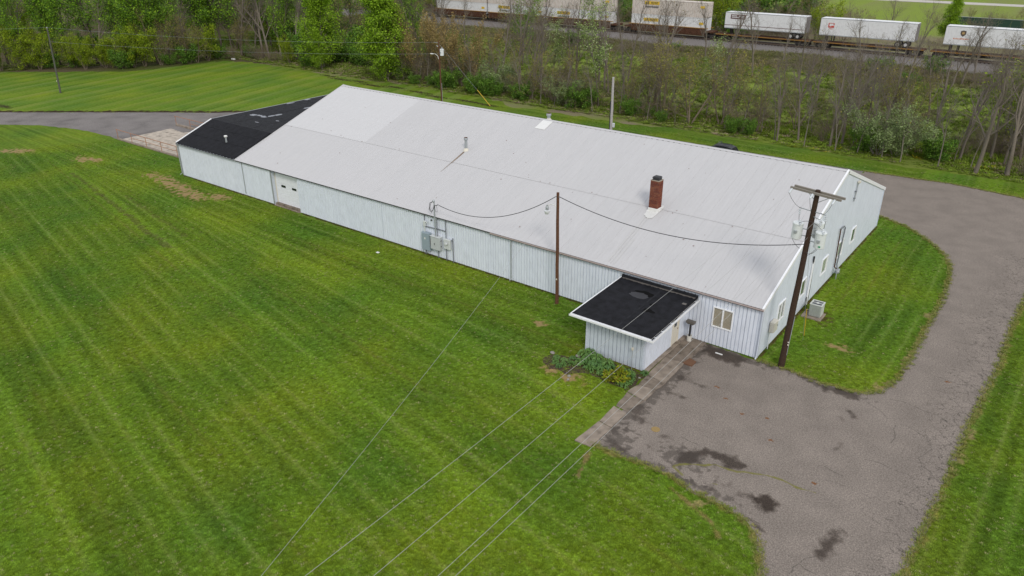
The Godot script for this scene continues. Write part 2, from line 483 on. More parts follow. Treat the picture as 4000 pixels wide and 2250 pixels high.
func make_lawn_map() -> void:
	var big := FastNoiseLite.new()
	big.seed = 41
	big.frequency = 0.09
	big.fractal_octaves = 3
	var fine := FastNoiseLite.new()
	fine.seed = 42
	fine.frequency = 2.2
	fine.fractal_octaves = 2
	var along := FastNoiseLite.new()
	along.seed = 43
	along.frequency = 0.07
	along.fractal_octaves = 2
	var random_draws := PackedFloat32Array()
	var hr := RandomNumberGenerator.new()
	hr.seed = 77
	for k in 512:
		random_draws.append(hr.randf())
	var px := PackedByteArray()
	px.resize(LW * LH * 3)
	var o := 0
	for j in LH:
		var z := LZ0 + (j + 0.5) / LSCALE
		for i in LW:
			var x := LX0 + (i + 0.5) / LSCALE
			var a := big.get_noise_2d(x, z)
			var f := fine.get_noise_2d(x, z)
			var s: float
			var cross: float
			var far := false
			if x > -0.5 and z < 3.0 and x < 8.0:
				s = (x + 0.25 * sin(z * 0.2)) / 1.15 + 200.0
				cross = z
			elif x > 9.0:
				s = (x + z * 0.02) / 1.2 + 240.0
				cross = z
			elif x < -60.0 and z < -21.0 - (x + 79.0) * 0.75 + 3.0:
				s = (x - 0.25 * z) / 1.7 + 300.0
				cross = z
				far = true
			elif z < -20.0:
				s = z / 2.0 + 150.0
				cross = x
			else:
				s = stripe_c(x, z) / 1.32 + 100.0
				cross = x
			s += 0.06 * f
			var k := int(floor(s))
			var fr := s - k
			var swath_draw := random_draws[(k + 512) & 511]
			var track_draw := random_draws[(k * 7 + 13) & 511]
			var m := along.get_noise_2d(cross, k * 9.7)
			# lighter and darker swaths: light off leaning blades painted in, over patchy turf
			var turf_and_lean_tone := 0.04 if far else ((swath_draw - 0.5) * 0.11)
			turf_and_lean_tone += 0.10 * a + 0.11 * f
			var brown := 0.0
			var blade_sheen := (0.2 + 0.4 * swath_draw) if far and (k & 1) else 0.0  # every other far swath paler, the sheen of its blades painted in
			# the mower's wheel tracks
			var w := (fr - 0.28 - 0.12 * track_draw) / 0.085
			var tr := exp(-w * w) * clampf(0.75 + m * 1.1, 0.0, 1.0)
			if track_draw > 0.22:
				blade_sheen += tr * (0.55 if not far else 0.26)
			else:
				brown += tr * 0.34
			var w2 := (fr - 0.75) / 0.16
			turf_and_lean_tone -= exp(-w2 * w2) * 0.10 * clampf(0.5 + m, 0.0, 1.0)
			brown += clampf(big.get_noise_2d(x * 1.7 + 50.0, z * 1.7) - 0.12, 0.0, 1.0) * 0.2
			if z < -42.0:
				turf_and_lean_tone += 0.04
				brown += clampf(f * 1.6 - 0.35, 0.0, 0.4)
			brown = clampf(brown, 0.0, 0.8)
			var e := clampf(1.0 + turf_and_lean_tone * 1.25, 0.45, 1.6)
			var r := (91.0 * e) * (1.0 - brown) + 98.0 * brown * (0.65 + 0.35 * e)
			var g := (116.0 * e) * (1.0 - brown) + 92.0 * brown * (0.65 + 0.35 * e)
			var b := (32.0 * e) * (1.0 - brown) + 52.0 * brown * (0.65 + 0.35 * e)
			# pale mowing stripes: light off bent blades, painted into the turf colour
			r += (122.0 - r) * blade_sheen
			g += (134.0 - g) * blade_sheen
			b += (70.0 - b) * blade_sheen
			# yellower and bluer plants by patches
			r += a * 12.0
			b += 8.0 * (f - a * 0.5)
			px[o] = clampi(int(r), 0, 255)
			px[o + 1] = clampi(int(g), 0, 255)
			px[o + 2] = clampi(int(b), 0, 255)
			o += 3
	lawn_img = Image.create_from_data(LW, LH, false, Image.FORMAT_RGB8, px)
	for q in BARE:
		blot(lawn_img, LX0, LZ0, LSCALE, q[0], q[1], q[2] * 1.5, q[2], Color(0.60, 0.50, 0.37), 0.85, 91, 1.6)
	# turned soil along the far drive's edge and mud in the strip behind
	var mud := PackedVector2Array([Vector2(-112, 3.4), Vector2(-106.2, -1.5), Vector2(-93.2, -11.2), Vector2(-86.6, -16.1), Vector2(-82.5, -18.9), Vector2(-79.5, -21.8), Vector2(-74, -28.5)])
	stroke(lawn_img, LX0, LZ0, LSCALE, mud, 0.75, Color(0.22, 0.17, 0.13), 0.95, 92)
	for q in [[-113, -0.5, 2.2], [-110, -3.0, 1.6], [-88, -45.5, 2.4], [-84, -46, 1.6], [-80, -45, 2.6], [-76, -46, 1.8], [-70, -45.4, 2.2], [-66, -44.5, 2.0], [-60, -44.8, 2.4], [-56, -44.5, 1.6], [-92, -46.5, 1.8]]:
		blot(lawn_img, LX0, LZ0, LSCALE, q[0], q[1], q[2] * 1.3, 0.55, Color(0.20, 0.16, 0.12), 0.8, 93, 2.2)
	# worn turf beside the paving: straw-coloured edge
	for e in [island_edge(), outer_edge(), park_edge()]:
		stroke(lawn_img, LX0, LZ0, LSCALE, e, 0.22, Color(0.50, 0.47, 0.26), 0.8, 94)
	for q in [[7.2, -5.5, 0.5], [7.25, -7.8, 0.55], [6.9, -1.9, 0.45], [6.5, -0.9, 0.5], [7.0, -12.0, 0.4], [11.0, 0.6, 0.35], [10.9, 3.0, 0.3], [6.4, 14.0, 0.5], [6.6, 15.2, 0.6], [2.6, 13.1, 0.3]]:
		blot(lawn_img, LX0, LZ0, LSCALE, q[0], q[1], q[2], q[2] * 1.5, Color(0.56, 0.50, 0.36), 0.8, 95, 1.8)
	# old wheel ruts near the parking corner
	stroke(lawn_img, LX0, LZ0, LSCALE, PackedVector2Array([Vector2(-3.2, 13.2), Vector2(-2.75, 14.4), Vector2(-2.6, 14.9)]), 0.16, Color(0.48, 0.42, 0.28), 0.9, 96)
	stroke(lawn_img, LX0, LZ0, LSCALE, PackedVector2Array([Vector2(1.1, 13.1), Vector2(2.2, 13.5), Vector2(3.4, 14.0), Vector2(4.0, 14.6)]), 0.13, Color(0.50, 0.45, 0.28), 0.8, 97)
	stroke(lawn_img, LX0, LZ0, LSCALE, PackedVector2Array([Vector2(-69.4, 6.5), Vector2(-59.8, 8.2), Vector2(-52.7, 9.5), Vector2(-47.3, 10.6), Vector2(-43, 11.3)]), 0.28, Color(0.33, 0.31, 0.2), 0.45, 98)
	stroke(lawn_img, LX0, LZ0, LSCALE, PackedVector2Array([Vector2(-58, 6.9), Vector2(-50, 8.2), Vector2(-44, 9.2)]), 0.22, Color(0.34, 0.32, 0.2), 0.35, 99)
	# ground along the front wall
	stroke(lawn_img, LX0, LZ0, LSCALE, PackedVector2Array([Vector2(-59.6, 0.08), Vector2(-9, 0.08)]), 0.09, Color(0.26, 0.20, 0.14), 0.8, 100)
	stroke(lawn_img, LX0, LZ0, LSCALE, PackedVector2Array([Vector2(0.08, -0.2), Vector2(0.08, -26.8)]), 0.08, Color(0.30, 0.23, 0.15), 0.8, 101)
	blot(lawn_img, LX0, LZ0, LSCALE, 1.2, -7.5, 0.95, 0.8, Color(0.30, 0.24, 0.17), 0.7, 103, 1.5)

# ragged patch of another colour: rx, rz half-sizes
func blot(im: Image, x0: float, z0: float, sc: float, x: float, z: float, rx: float, rz: float, col: Color, most: float, sd: int, fq: float) -> void:
	var f := FastNoiseLite.new()
	f.seed = sd
	f.frequency = fq
	f.fractal_octaves = 4
	for j in range(maxi(0, int((z - rz * 1.5 - z0) * sc)), mini(im.get_height(), int((z + rz * 1.5 - z0) * sc) + 1)):
		for i in range(maxi(0, int((x - rx * 1.5 - x0) * sc)), mini(im.get_width(), int((x + rx * 1.5 - x0) * sc) + 1)):
			var wx := x0 + i / sc
			var wz := z0 + j / sc
			var d := Vector2((wx - x) / rx, (wz - z) / rz).length()
			var t := clampf((1.0 - d + f.get_noise_2d(wx, wz) * 1.3) * 2.2, 0.0, 1.0) * most
			if t > 0.01:
				im.set_pixel(i, j, im.get_pixel(i, j).lerp(col, t))

func stroke(im: Image, x0: float, z0: float, sc: float, line: PackedVector2Array, wide: float, col: Color, most: float, sd: int, rough := 1.0) -> void:
	var f := FastNoiseLite.new()
	f.seed = sd
	f.frequency = 0.9
	f.fractal_octaves = 4
	for k in line.size() - 1:
		var a := line[k]
		var b := line[k + 1]
		var lo := a.min(b) - Vector2.ONE * wide * 2.2
		var hi := a.max(b) + Vector2.ONE * wide * 2.2
		for j in range(maxi(0, int((lo.y - z0) * sc)), mini(im.get_height(), int((hi.y - z0) * sc) + 1)):
			for i in range(maxi(0, int((lo.x - x0) * sc)), mini(im.get_width(), int((hi.x - x0) * sc) + 1)):
				var w := Vector2(x0 + (i + 0.5) / sc, z0 + (j + 0.5) / sc)
				var d := w.distance_to(Geometry2D.get_closest_point_to_segment(w, a, b)) / wide
				if d > 2.2:
					continue
				var t := clampf((1.0 - d + f.get_noise_2d(w.x, w.y) * 1.4 * rough) * 2.0, 0.0, 1.0) * most
				if t > 0.01:
					im.set_pixel(i, j, im.get_pixel(i, j).lerp(col, t))

func P2(a: Array) -> PackedVector2Array:
	var r := PackedVector2Array()
	for k in range(0, a.size(), 2):
		r.append(Vector2(a[k], a[k + 1]))
	return r

func island_edge() -> PackedVector2Array:
	return P2([0.05, 0.05, 1.4, 0.1, 3.7, 0.3, 5.3, 0.2, 6.0, -0.1, 6.6, -0.8, 7.0, -2.3, 7.1, -4.8, 7.1, -9.8, 7.1, -14.6, 6.9, -18.4, 6.5, -21.5, 5.7, -23.7, 3.9, -26.4, 2.0, -28.4, -0.4, -29.8])

func outer_edge() -> PackedVector2Array:
	return P2([10.4, 18.0, 10.5, 12.3, 10.6, 10.5, 10.8, 6.1, 10.9, 0.6, 11.1, -4.0, 11.3, -7.1, 11.25, -12.9, 11.5, -18.6, 11.9, -26.0, 12.2, -33.0, 11.4, -39.0, 9.0, -42.6, 3.0, -43.5, -5.0, -42.8])

func park_edge() -> PackedVector2Array:
	return P2([-3.6, 12.6, -3.05, 12.45, -2.2, 12.5, -1.0, 12.4, 0.5, 12.3, 1.9, 12.7, 3.0, 12.75, 4.3, 13.0, 5.1, 13.5, 5.8, 14.7, 6.2, 15.6, 6.5, 18.0])

# subdivide and roughen an outline
func ragged(p: PackedVector2Array, step: float, amp: float, sd: int) -> PackedVector2Array:
	var f := FastNoiseLite.new()
	f.seed = sd
	f.frequency = 0.8
	f.fractal_octaves = 3
	var r := PackedVector2Array()
	for k in p.size():
		var a := p[k]
		var b := p[(k + 1) % p.size()]
		var m := maxi(1, int(a.distance_to(b) / step))
		for i in m:
			var q := a.lerp(b, float(i) / m)
			r.append(q + Vector2(f.get_noise_2d(q.x, q.y), f.get_noise_2d(q.x + 91.0, q.y)) * amp)
	return r

const AX0 := -5.5
const AZ0 := -45.0
const ASC := 30.0
const AW := 560
const AH := 1900

func make_asphalt_map() -> Image:
	var fine := FastNoiseLite.new()
	fine.seed = 51
	fine.frequency = 14.0
	fine.fractal_octaves = 2
	var mid := FastNoiseLite.new()
	mid.seed = 52
	mid.frequency = 0.45
	mid.fractal_octaves = 4
	var cell := FastNoiseLite.new()
	cell.seed = 53
	cell.noise_type = FastNoiseLite.TYPE_CELLULAR
	cell.fractal_type = FastNoiseLite.FRACTAL_NONE
	cell.cellular_return_type = FastNoiseLite.RETURN_DISTANCE2_SUB
	cell.cellular_distance_function = FastNoiseLite.DISTANCE_EUCLIDEAN
	cell.frequency = 2.1
	cell.domain_warp_enabled = true
	cell.domain_warp_amplitude = 0.5
	cell.domain_warp_frequency = 1.6
	var px := PackedByteArray()
	px.resize(AW * AH * 3)
	var o := 0
	for j in AH:
		var z := AZ0 + (j + 0.5) / ASC
		for i in AW:
			var x := AX0 + (i + 0.5) / ASC
			var m := mid.get_noise_2d(x, z)
			var e := 1.0 + 0.30 * fine.get_noise_2d(x, z) + 0.08 * m
			# fatigue cracking towards the drive's outer edge
			var near := clampf((x - 8.3 + m * 1.6) / 1.6, 0.0, 1.0)
			if z < -27.0:
				near = clampf(m * 1.5 - 0.2, 0.0, 1.0)
			if near > 0.02:
				var d := cell.get_noise_2d(x, z) + 1.0
				e -= clampf(1.0 - d / 0.07, 0.0, 1.0) * 0.34 * near
			px[o] = clampi(int(131.0 * e), 0, 255)
			px[o + 1] = clampi(int(122.0 * e), 0, 255)
			px[o + 2] = clampi(int(114.0 * e), 0, 255)
			o += 3
	var im := Image.create_from_data(AW, AH, false, Image.FORMAT_RGB8, px)
	var rag := FastNoiseLite.new()
	rag.seed = 54
	rag.frequency = 1.7
	rag.fractal_octaves = 5
	for s in STAINS:
		var pts := P2(s.slice(1))
		var lo := pts[0]
		var hi := pts[0]
		for p in pts:
			lo = lo.min(p)
			hi = hi.max(p)
		lo -= Vector2.ONE * 0.5
		hi += Vector2.ONE * 0.5
		for j in range(maxi(0, int((lo.y - AZ0) * ASC)), mini(AH, int((hi.y - AZ0) * ASC))):
			for i in range(maxi(0, int((lo.x - AX0) * ASC)), mini(AW, int((hi.x - AX0) * ASC))):
				var w := Vector2(AX0 + (i + 0.5) / ASC, AZ0 + (j + 0.5) / ASC)
				var d := 1e9
				for k in pts.size():
					d = minf(d, w.distance_to(Geometry2D.get_closest_point_to_segment(w, pts[k], pts[(k + 1) % pts.size()])))
				if Geometry2D.is_point_in_polygon(w, pts):
					d = -d
				var t := clampf((0.0 - d + rag.get_noise_2d(w.x, w.y) * 0.26) * 3.6, 0.0, 1.0) * float(s[0])
				if t > 0.01:
					var c := im.get_pixel(i, j)
					im.set_pixel(i, j, c.lerp(Color(c.r * 0.50, c.g * 0.475, c.b * 0.46), t))
	for q in [[-3.0, 5.0, 0.5, 6.5], [-2.6, 11.4, 0.8, 1.0], [-0.5, 12.2, 2.5, 0.35], [2.0, 12.3, 2.0, 0.3], [-1.0, 0.3, 2.6, 0.45], [0.6, 10.8, 1.2, 0.8], [4.4, 0.5, 1.8, 0.3]]:
		blot(im, AX0, AZ0, ASC, q[0], q[1], q[2], q[3], Color(0.29, 0.265, 0.245), 0.5, 55, 1.9)
	for l in CRACKS:
		stroke(im, AX0, AZ0, ASC, wobble(P2(l), 56), 0.016, Color(0.28, 0.265, 0.25), 0.6, 57, 0.5)
	for l in MOSS:
		stroke(im, AX0, AZ0, ASC, wobble(P2(l), 58), 0.055, Color(0.45, 0.44, 0.24), 0.7, 59)
	for q in [[0.2, 4.9], [2.6, 5.3], [1.4, 5.7], [9.3, -4.0], [-0.6, 4.1], [6.1, 8.9], [3.4, 7.0]]:
		blot(im, AX0, AZ0, ASC, q[0], q[1], 0.12, 0.08, Color(0.45, 0.26, 0.13), 0.8, 61, 5.0)
	return im

func wobble(p: PackedVector2Array, sd: int) -> PackedVector2Array:
	return ragged(p, 0.25, 0.14, sd).slice(0, -1) if p.size() < 2 else ragged_open(p, 0.25, 0.14, sd)

func ragged_open(p: PackedVector2Array, step: float, amp: float, sd: int) -> PackedVector2Array:
	var r := ragged(p, step, amp, sd)
	# drop the run that closes the outline
	var back := maxi(1, int(p[p.size() - 1].distance_to(p[0]) / step))
	return r.slice(0, r.size() - back + 1)

func mapped(img: Image, rough: float) -> StandardMaterial3D:
	var m := StandardMaterial3D.new()
	m.albedo_texture = ImageTexture.create_from_image(img)
	m.roughness = rough
	m.metallic_specular = 0.2
	return m

func lay_uv(mb: MB, x0: float, z0: float, w: float, h: float) -> void:
	mb.has_uv = true
	for k in mb.v.size():
		mb.uv[k] = Vector2((mb.v[k].x - x0) / w, (mb.v[k].z - z0) / h)

# height of the land: level round the building, rising to the railway bank
func land(x: float, z: float) -> float:
	if z > -58.0:
		return -0.03
	var t := clampf((-z - 58.0) / 44.0, 0.0, 1.0)
	var h := 1.25 * t * t * (3.0 - 2.0 * t)
	h += 0.18 * sin(x * 0.11 + z * 0.07) * clampf((-z - 58.0) / 10.0, 0.0, 1.0)
	return h - 0.03

const ZS := [60.0, 30.0, 5.0, -20.0, -46.0]

func make_ground() -> void:
	# the land as one sheet out to the horizon
	var zs := PackedFloat32Array([120.0, 60.0, 20.0, -20.0, -47.0])
	var z := -47.5
	while z > -150.0:
		zs.append(z)
		z -= 1.2
	for q in [-156.0, -165.0, -180.0, -200.0, -225.0, -260.0, -310.0, -400.0, -550.0, -800.0, -1200.0]:
		zs.append(q)
	var xs := PackedFloat32Array([-1000.0, -600.0, -400.0, -300.0, -240.0])
	var x := -200.0
	while x < 60.0:
		xs.append(x)
		x += 1.3
	for q in [70.0, 100.0, 160.0, 300.0, 600.0]:
		xs.append(q)
	var f := FastNoiseLite.new()
	f.seed = 31
	f.frequency = 0.11
	f.fractal_octaves = 5
	var mb := MB.new()
	mb.has_c = true
	for j in zs.size():
		for i in xs.size():
			var px := xs[i]
			var pz := zs[j]
			var a := f.get_noise_2d(px, pz)
			var b := f.get_noise_2d(px + 300.0, pz)
			var litter := Color(0.30, 0.25, 0.17)
			var weeds := Color(0.22, 0.29, 0.05)
			var meadow := Color(0.27, 0.36, 0.06)
			var dry := Color(0.28, 0.24, 0.15)
			if px < -112.0:
				litter = Color(0.16, 0.125, 0.08)
				weeds = Color(0.11, 0.15, 0.03)
			var c := weeds.lerp(litter, clampf((0.45 if px < -20.0 else 0.15) + a * (1.9 if px < -20.0 else 0.9), 0.0, 1.0))
			if pz < -58.0 and px > -96.0:
				var k := clampf((-pz - 60.0 + b * 9.0) / 6.0, 0.0, 1.0) * clampf((pz + 93.0 + b * 9.0) / 6.0, 0.0, 1.0) * clampf((px + 96.0) / 14.0, 0.0, 1.0)
				c = c.lerp(meadow.lerp(weeds, clampf(a, 0.0, 1.0)), k)
			if pz < -88.0:
				c = c.lerp(dry.lerp(litter, clampf(0.5 + a, 0.0, 1.0)), clampf((-pz - 90.0) / 6.0, 0.0, 1.0) * 0.75)
			if pz < -150.0:
				c = meadow.lerp(dry, clampf(0.1 + a * 0.8, 0.0, 1.0)).lerp(litter, clampf((-95.0 - px) / 30.0, 0.0, 1.0))
			mb.col = c
			mb.vert(Vector3(px, land(px, pz), pz), Vector3.UP)
	for j in zs.size() - 1:
		for i in xs.size() - 1:
			var a := j * xs.size() + i
			var b := a + xs.size()
			mb.ix.append_array([a, b, a + 1, a + 1, b, b + 1])
	var gm := StandardMaterial3D.new()
	gm.vertex_color_use_as_albedo = true
	gm.roughness = 0.95
	gm.metallic_specular = 0.15
	gm.uv1_triplanar = true
	gm.uv1_world_triplanar = true
	gm.uv1_scale = V3(0.25, 0.25, 0.25)
	gm.albedo_texture = noise_tex(0.06, 1024, [grey(0.62), grey(0.88), grey(1.0)], 28, 6)
	setting("ground", mb, gm, "woodland floor and meadow beyond the mown grass")
	# the mown lawn, a sheet over it
	var lw := LW / LSCALE
	var lh := LH / LSCALE
	var lm := MB.new()
	var f2 := FastNoiseLite.new()
	f2.seed = 33
	f2.frequency = 0.2
	var back := PackedVector2Array([Vector2(LX0, 45), Vector2(LX0, -12), Vector2(-134.8, -19.6), Vector2(-123.3, -28.5), Vector2(-120.8, -45.2), Vector2(-114.9, -47), Vector2(-101.9, -47), Vector2(-86.7, -47), Vector2(-75.2, -48.5), Vector2(-66.7, -50.5), Vector2(-56.8, -47.6), Vector2(-52.8, -45.4), Vector2(-45.7, -46.4), Vector2(-33.9, -46.4), Vector2(-29.8, -48.2), Vector2(-19.9, -48), Vector2(-10.5, -47.6), Vector2(-3.2, -47.2), Vector2(4.5, -47.5), Vector2(10, -49), Vector2(24.9, -49), Vector2(24.9, 45)])
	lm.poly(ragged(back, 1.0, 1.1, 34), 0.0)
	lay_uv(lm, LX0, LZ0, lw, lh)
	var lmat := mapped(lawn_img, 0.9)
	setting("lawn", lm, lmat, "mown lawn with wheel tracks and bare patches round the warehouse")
	# paving
	var dp := park_edge()
	var oe := outer_edge()
	dp.append_array(oe)
	dp.append_array(P2([-5.0, -26.95, -0.1, -26.95]))
	var ie := island_edge()
	ie.reverse()
	dp.append_array(ie)
	dp.append_array(P2([-3.6, 0.05]))
	var dm := MB.new()
	dm.poly(ragged(dp, 0.18, 0.26, 35), 0.006)
	lay_uv(dm, AX0, AZ0, AW / ASC, AH / ASC)
	setting("driveway", dm, mapped(make_asphalt_map(), 0.88), "worn grey asphalt driveway and parking area with stains")
	var ld := P2([-150, 33, -125, 13.5, -106.2, -1, -93.2, -10.7, -86.6, -15.6, -82.5, -18.4, -79.5, -21.3, -74, -28, -66, -34, -50, -41, -37, -42.5, -5.0, -42.8, -5.0, -26.95, -59.8, -26.95, -59.8, -3.3, -79, -3.3, -81.2, -3.5, -87.7, -2.9, -94.1, -0.9, -98.6, 2, -114, 13, -140, 33])
	var lmb := MB.new()
	lmb.poly(ragged(ld, 0.8, 0.22, 36), 0.005)
	setting("back_drive", lmb, M.asphalt_far, "grey asphalt drive curving behind the warehouse")
	var fd := MB.new()
	fd.poly(P2([6.5, 18.0, 10.4, 18.0, 10.4, 60, 6.8, 60]), 0.005)
	setting("drive_entrance", fd, M.asphalt_far)
	# far road beyond the railway
	var fr := MB.new()
	fr.box(V3(-300, 1.2, -247), V3(200, 1.3, -239))
	setting("far_road", fr, M.far_road)

func on_paving(p: Vector2, polys: Array) -> bool:
	for q in polys:
		if Geometry2D.is_point_in_polygon(p, q):
			return true
	return false

# short tufts of grass over the lawn, coloured like the turf they stand in
func make_grass() -> void:
	var mb := MB.new()
	mb.has_c = true
	var r := RandomNumberGenerator.new()
	r.seed = 5
	for k in 9:
		var a := r.randf() * TAU
		var d := Vector3(cos(a), 0, sin(a))
		var base := d * r.randf() * 0.05
		var w := Vector3(-d.z, 0, d.x) * 0.009
		var tip := base + d * (0.04 + r.randf() * 0.04) + Vector3.UP * (0.02 + r.randf() * 0.025)
		mb.col = grey(0.8 + 0.4 * r.randf())
		mb.tri(base - w, base + w, tip)
	var dr := PackedVector2Array(park_edge())
	dr.append_array(outer_edge())
	dr.append_array(P2([-5.0, -26.95, -0.1, -26.95]))
	var ie := island_edge()
	ie.reverse()
	dr.append_array(ie)
	dr.append_array(P2([-4.3, 0.0, -4.3, 12.8, -3.05, 12.8]))
	var polys := [dr, P2([-59.7, 0.05, 0.05, 0.05, 0.05, -26.9, -59.7, -26.9]), P2([-8.4, 0, -4.5, 0, -4.5, 5.25, -8.4, 5.25]), P2([-5.0, -42.6, -5.0, -26.9, -60, -26.9, -60, -38, -50, -41, -37, -42.5])]
	var n := 420000
	var buf := PackedFloat32Array()
	buf.resize(n * 16)
	var cam := Vector2(11.5, 38.4)
	var done := 0
	var tries := 0
	while done < n - 6000 and tries < n * 4:
		tries += 1
		# polar about the lens foot, denser near
		var ang := deg_to_rad(r.randf_range(-170.0, -76.0))
		var dist := 8.0 + 92.0 * pow(r.randf(), 1.1)
		var p := cam + Vector2(cos(ang), sin(ang)) * dist
		if p.x < -95.0 or p.x > 20.0 or p.y < -46.0 or p.y > 40.0:
			continue
		if on_paving(p, polys) or (p.x < -59.6 and p.y < -2.5):
			continue
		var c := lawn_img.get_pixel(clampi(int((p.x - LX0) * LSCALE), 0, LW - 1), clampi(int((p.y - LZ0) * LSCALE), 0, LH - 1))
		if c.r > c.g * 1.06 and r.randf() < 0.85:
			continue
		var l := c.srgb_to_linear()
		var e := r.randf_range(0.62, 1.55)
		if r.randf() < 0.035:
			l = Color(0.22, 0.21, 0.10)
		var t := r.randf() * TAU
		var s := r.randf_range(0.7, 1.35)
		var h := s * r.randf_range(0.7, 1.2)
		var o := done * 16
		buf[o] = cos(t) * s
		buf[o + 2] = sin(t) * s
		buf[o + 3] = p.x
		buf[o + 5] = h
		buf[o + 7] = 0.0
		buf[o + 8] = -sin(t) * s
		buf[o + 10] = cos(t) * s
		buf[o + 11] = p.y
		buf[o + 12] = l.r * e * 1.35
		buf[o + 13] = l.g * e * 1.35
		buf[o + 14] = l.b * e * 1.3
		buf[o + 15] = 1.0
		done += 1
	# longer, drier tufts creeping over the edge of the paving
	for line in [island_edge(), outer_edge(), park_edge()]:
		for k in line.size() - 1:
			var m := int(line[k].distance_to(line[k + 1]) * 34.0)
			for i in m:
				if done >= n:
					break
				var p: Vector2 = line[k].lerp(line[k + 1], r.randf()) + Vector2(r.randfn(), r.randfn()) * 0.11
				var dry := Color(0.32, 0.28, 0.11).lerp(Color(0.15, 0.22, 0.035), r.randf())
				var s := r.randf_range(1.0, 2.1)
				var t := r.randf() * TAU
				var o := done * 16
				buf[o] = cos(t) * s
				buf[o + 2] = sin(t) * s
				buf[o + 3] = p.x
				buf[o + 5] = s * 1.3
				buf[o + 8] = -sin(t) * s
				buf[o + 10] = cos(t) * s
				buf[o + 11] = p.y
				buf[o + 12] = dry.r
				buf[o + 13] = dry.g
				buf[o + 14] = dry.b
				buf[o + 15] = 1.0
				done += 1
	var mm := MultiMesh.new()
	mm.transform_format = MultiMesh.TRANSFORM_3D
	mm.use_colors = true
	mm.mesh = mb.mesh()
	mm.instance_count = done
	mm.buffer = buf.slice(0, done * 16)
	var o2 := MultiMeshInstance3D.new()
	o2.name = "grass"
	o2.multimesh = mm
	o2.material_override = M.blade
	add_child(o2)
	tag(o2, "short green blades of the mown lawn", "grass", "", "stuff")

# ---------------------------------------------------------------- steel sheet cladding
func sheet(u0: float, u1: float, pitch: float, rib: float, bot: Callable, top: Callable, org: Vector3, ud: Vector3, vd: Vector3, nd: Vector3, wide := 0.06) -> MB:
	var pr: Array[Vector2] = [Vector2(u0, 0)]
	var k := int(ceil((u0 - wide) / pitch))
	while k * pitch < u1 + wide:
		var u := k * pitch
		for q in [[-wide / 2, 0.0], [-wide / 4, rib], [wide / 4, rib], [wide / 2, 0.0]]:
			if u + q[0] > u0 + 0.002 and u + q[0] < u1 - 0.002:
				pr.append(Vector2(u + q[0], q[1]))
		k += 1
	pr.append(Vector2(u1, 0))
	var mb := MB.new()
	for i in pr.size() - 1:
		var a := pr[i]
		var b := pr[i + 1]
		var pa := org + ud * a.x + nd * a.y
		var pb := org + ud * b.x + nd * b.y
		mb.quad(pa + vd * bot.call(a.x), pb + vd * bot.call(b.x), pb + vd * top.call(b.x), pa + vd * top.call(a.x))
	return mb

func flat(y: float) -> Callable:
	return func(_u: float) -> float: return y

func roof_y(z: float) -> float:
	return WALL_H + SLOPE * minf(-z, WIDE + z)

# a framed window set in the wall; local axes: x along the wall, z out of it; w, h clear size
func window_in(parent: Node3D, at: Vector3, turn: float, w: float, h: float, panes: int, behind: Material, two_tone: Material = null) -> void:
	var xf := Transform3D(Basis(Vector3.UP, turn), at)
	var fr := MB.new()
	var t := 0.07
	for q in [[V3(-t, -t, -0.05), V3(w + t, 0, 0.05)], [V3(-t, h, -0.05), V3(w + t, h + t, 0.05)], [V3(-t, 0, -0.05), V3(0, h, 0.048)], [V3(w, 0, -0.05), V3(w + t, h, 0.048)]]:
		fr.cbox(q[0], q[1], 0.008, xf)
	for k in range(1, panes):
		fr.cbox(V3(w * k / panes - 0.045, 0, -0.05), V3(w * k / panes + 0.045, h, 0.044), 0.008, xf)
	var f := part("window", fr, M.trim_white, parent)
	for k in panes:
		var a := w * k / panes + (0.045 if k else 0.0)
		var b := w * (k + 1) / panes - (0.045 if k < panes - 1 else 0.0)
		part("pane", MB.new().box(V3(a, 0, -0.008), V3(b, h, -0.002), xf), M.glass, f)
		if behind == M.room or behind == M.room_olive:
			var rm := MB.new()
			rm.box(V3(a, 0, -0.4), V3(b, h, -0.38), xf)
			part("room_behind", rm, two_tone if two_tone and k == panes - 1 else behind, f)
		else:
			# slatted blind just inside the glass
			var bl := MB.new()
			var n := int(h / 0.05)
			for i in n:
				var y := h * i / n
				bl.quad(xf * V3(a, y, -0.04), xf * V3(b, y, -0.04), xf * V3(b, y + h / n, -0.055), xf * V3(a, y + h / n, -0.055))
			part("blind", bl, behind, f)

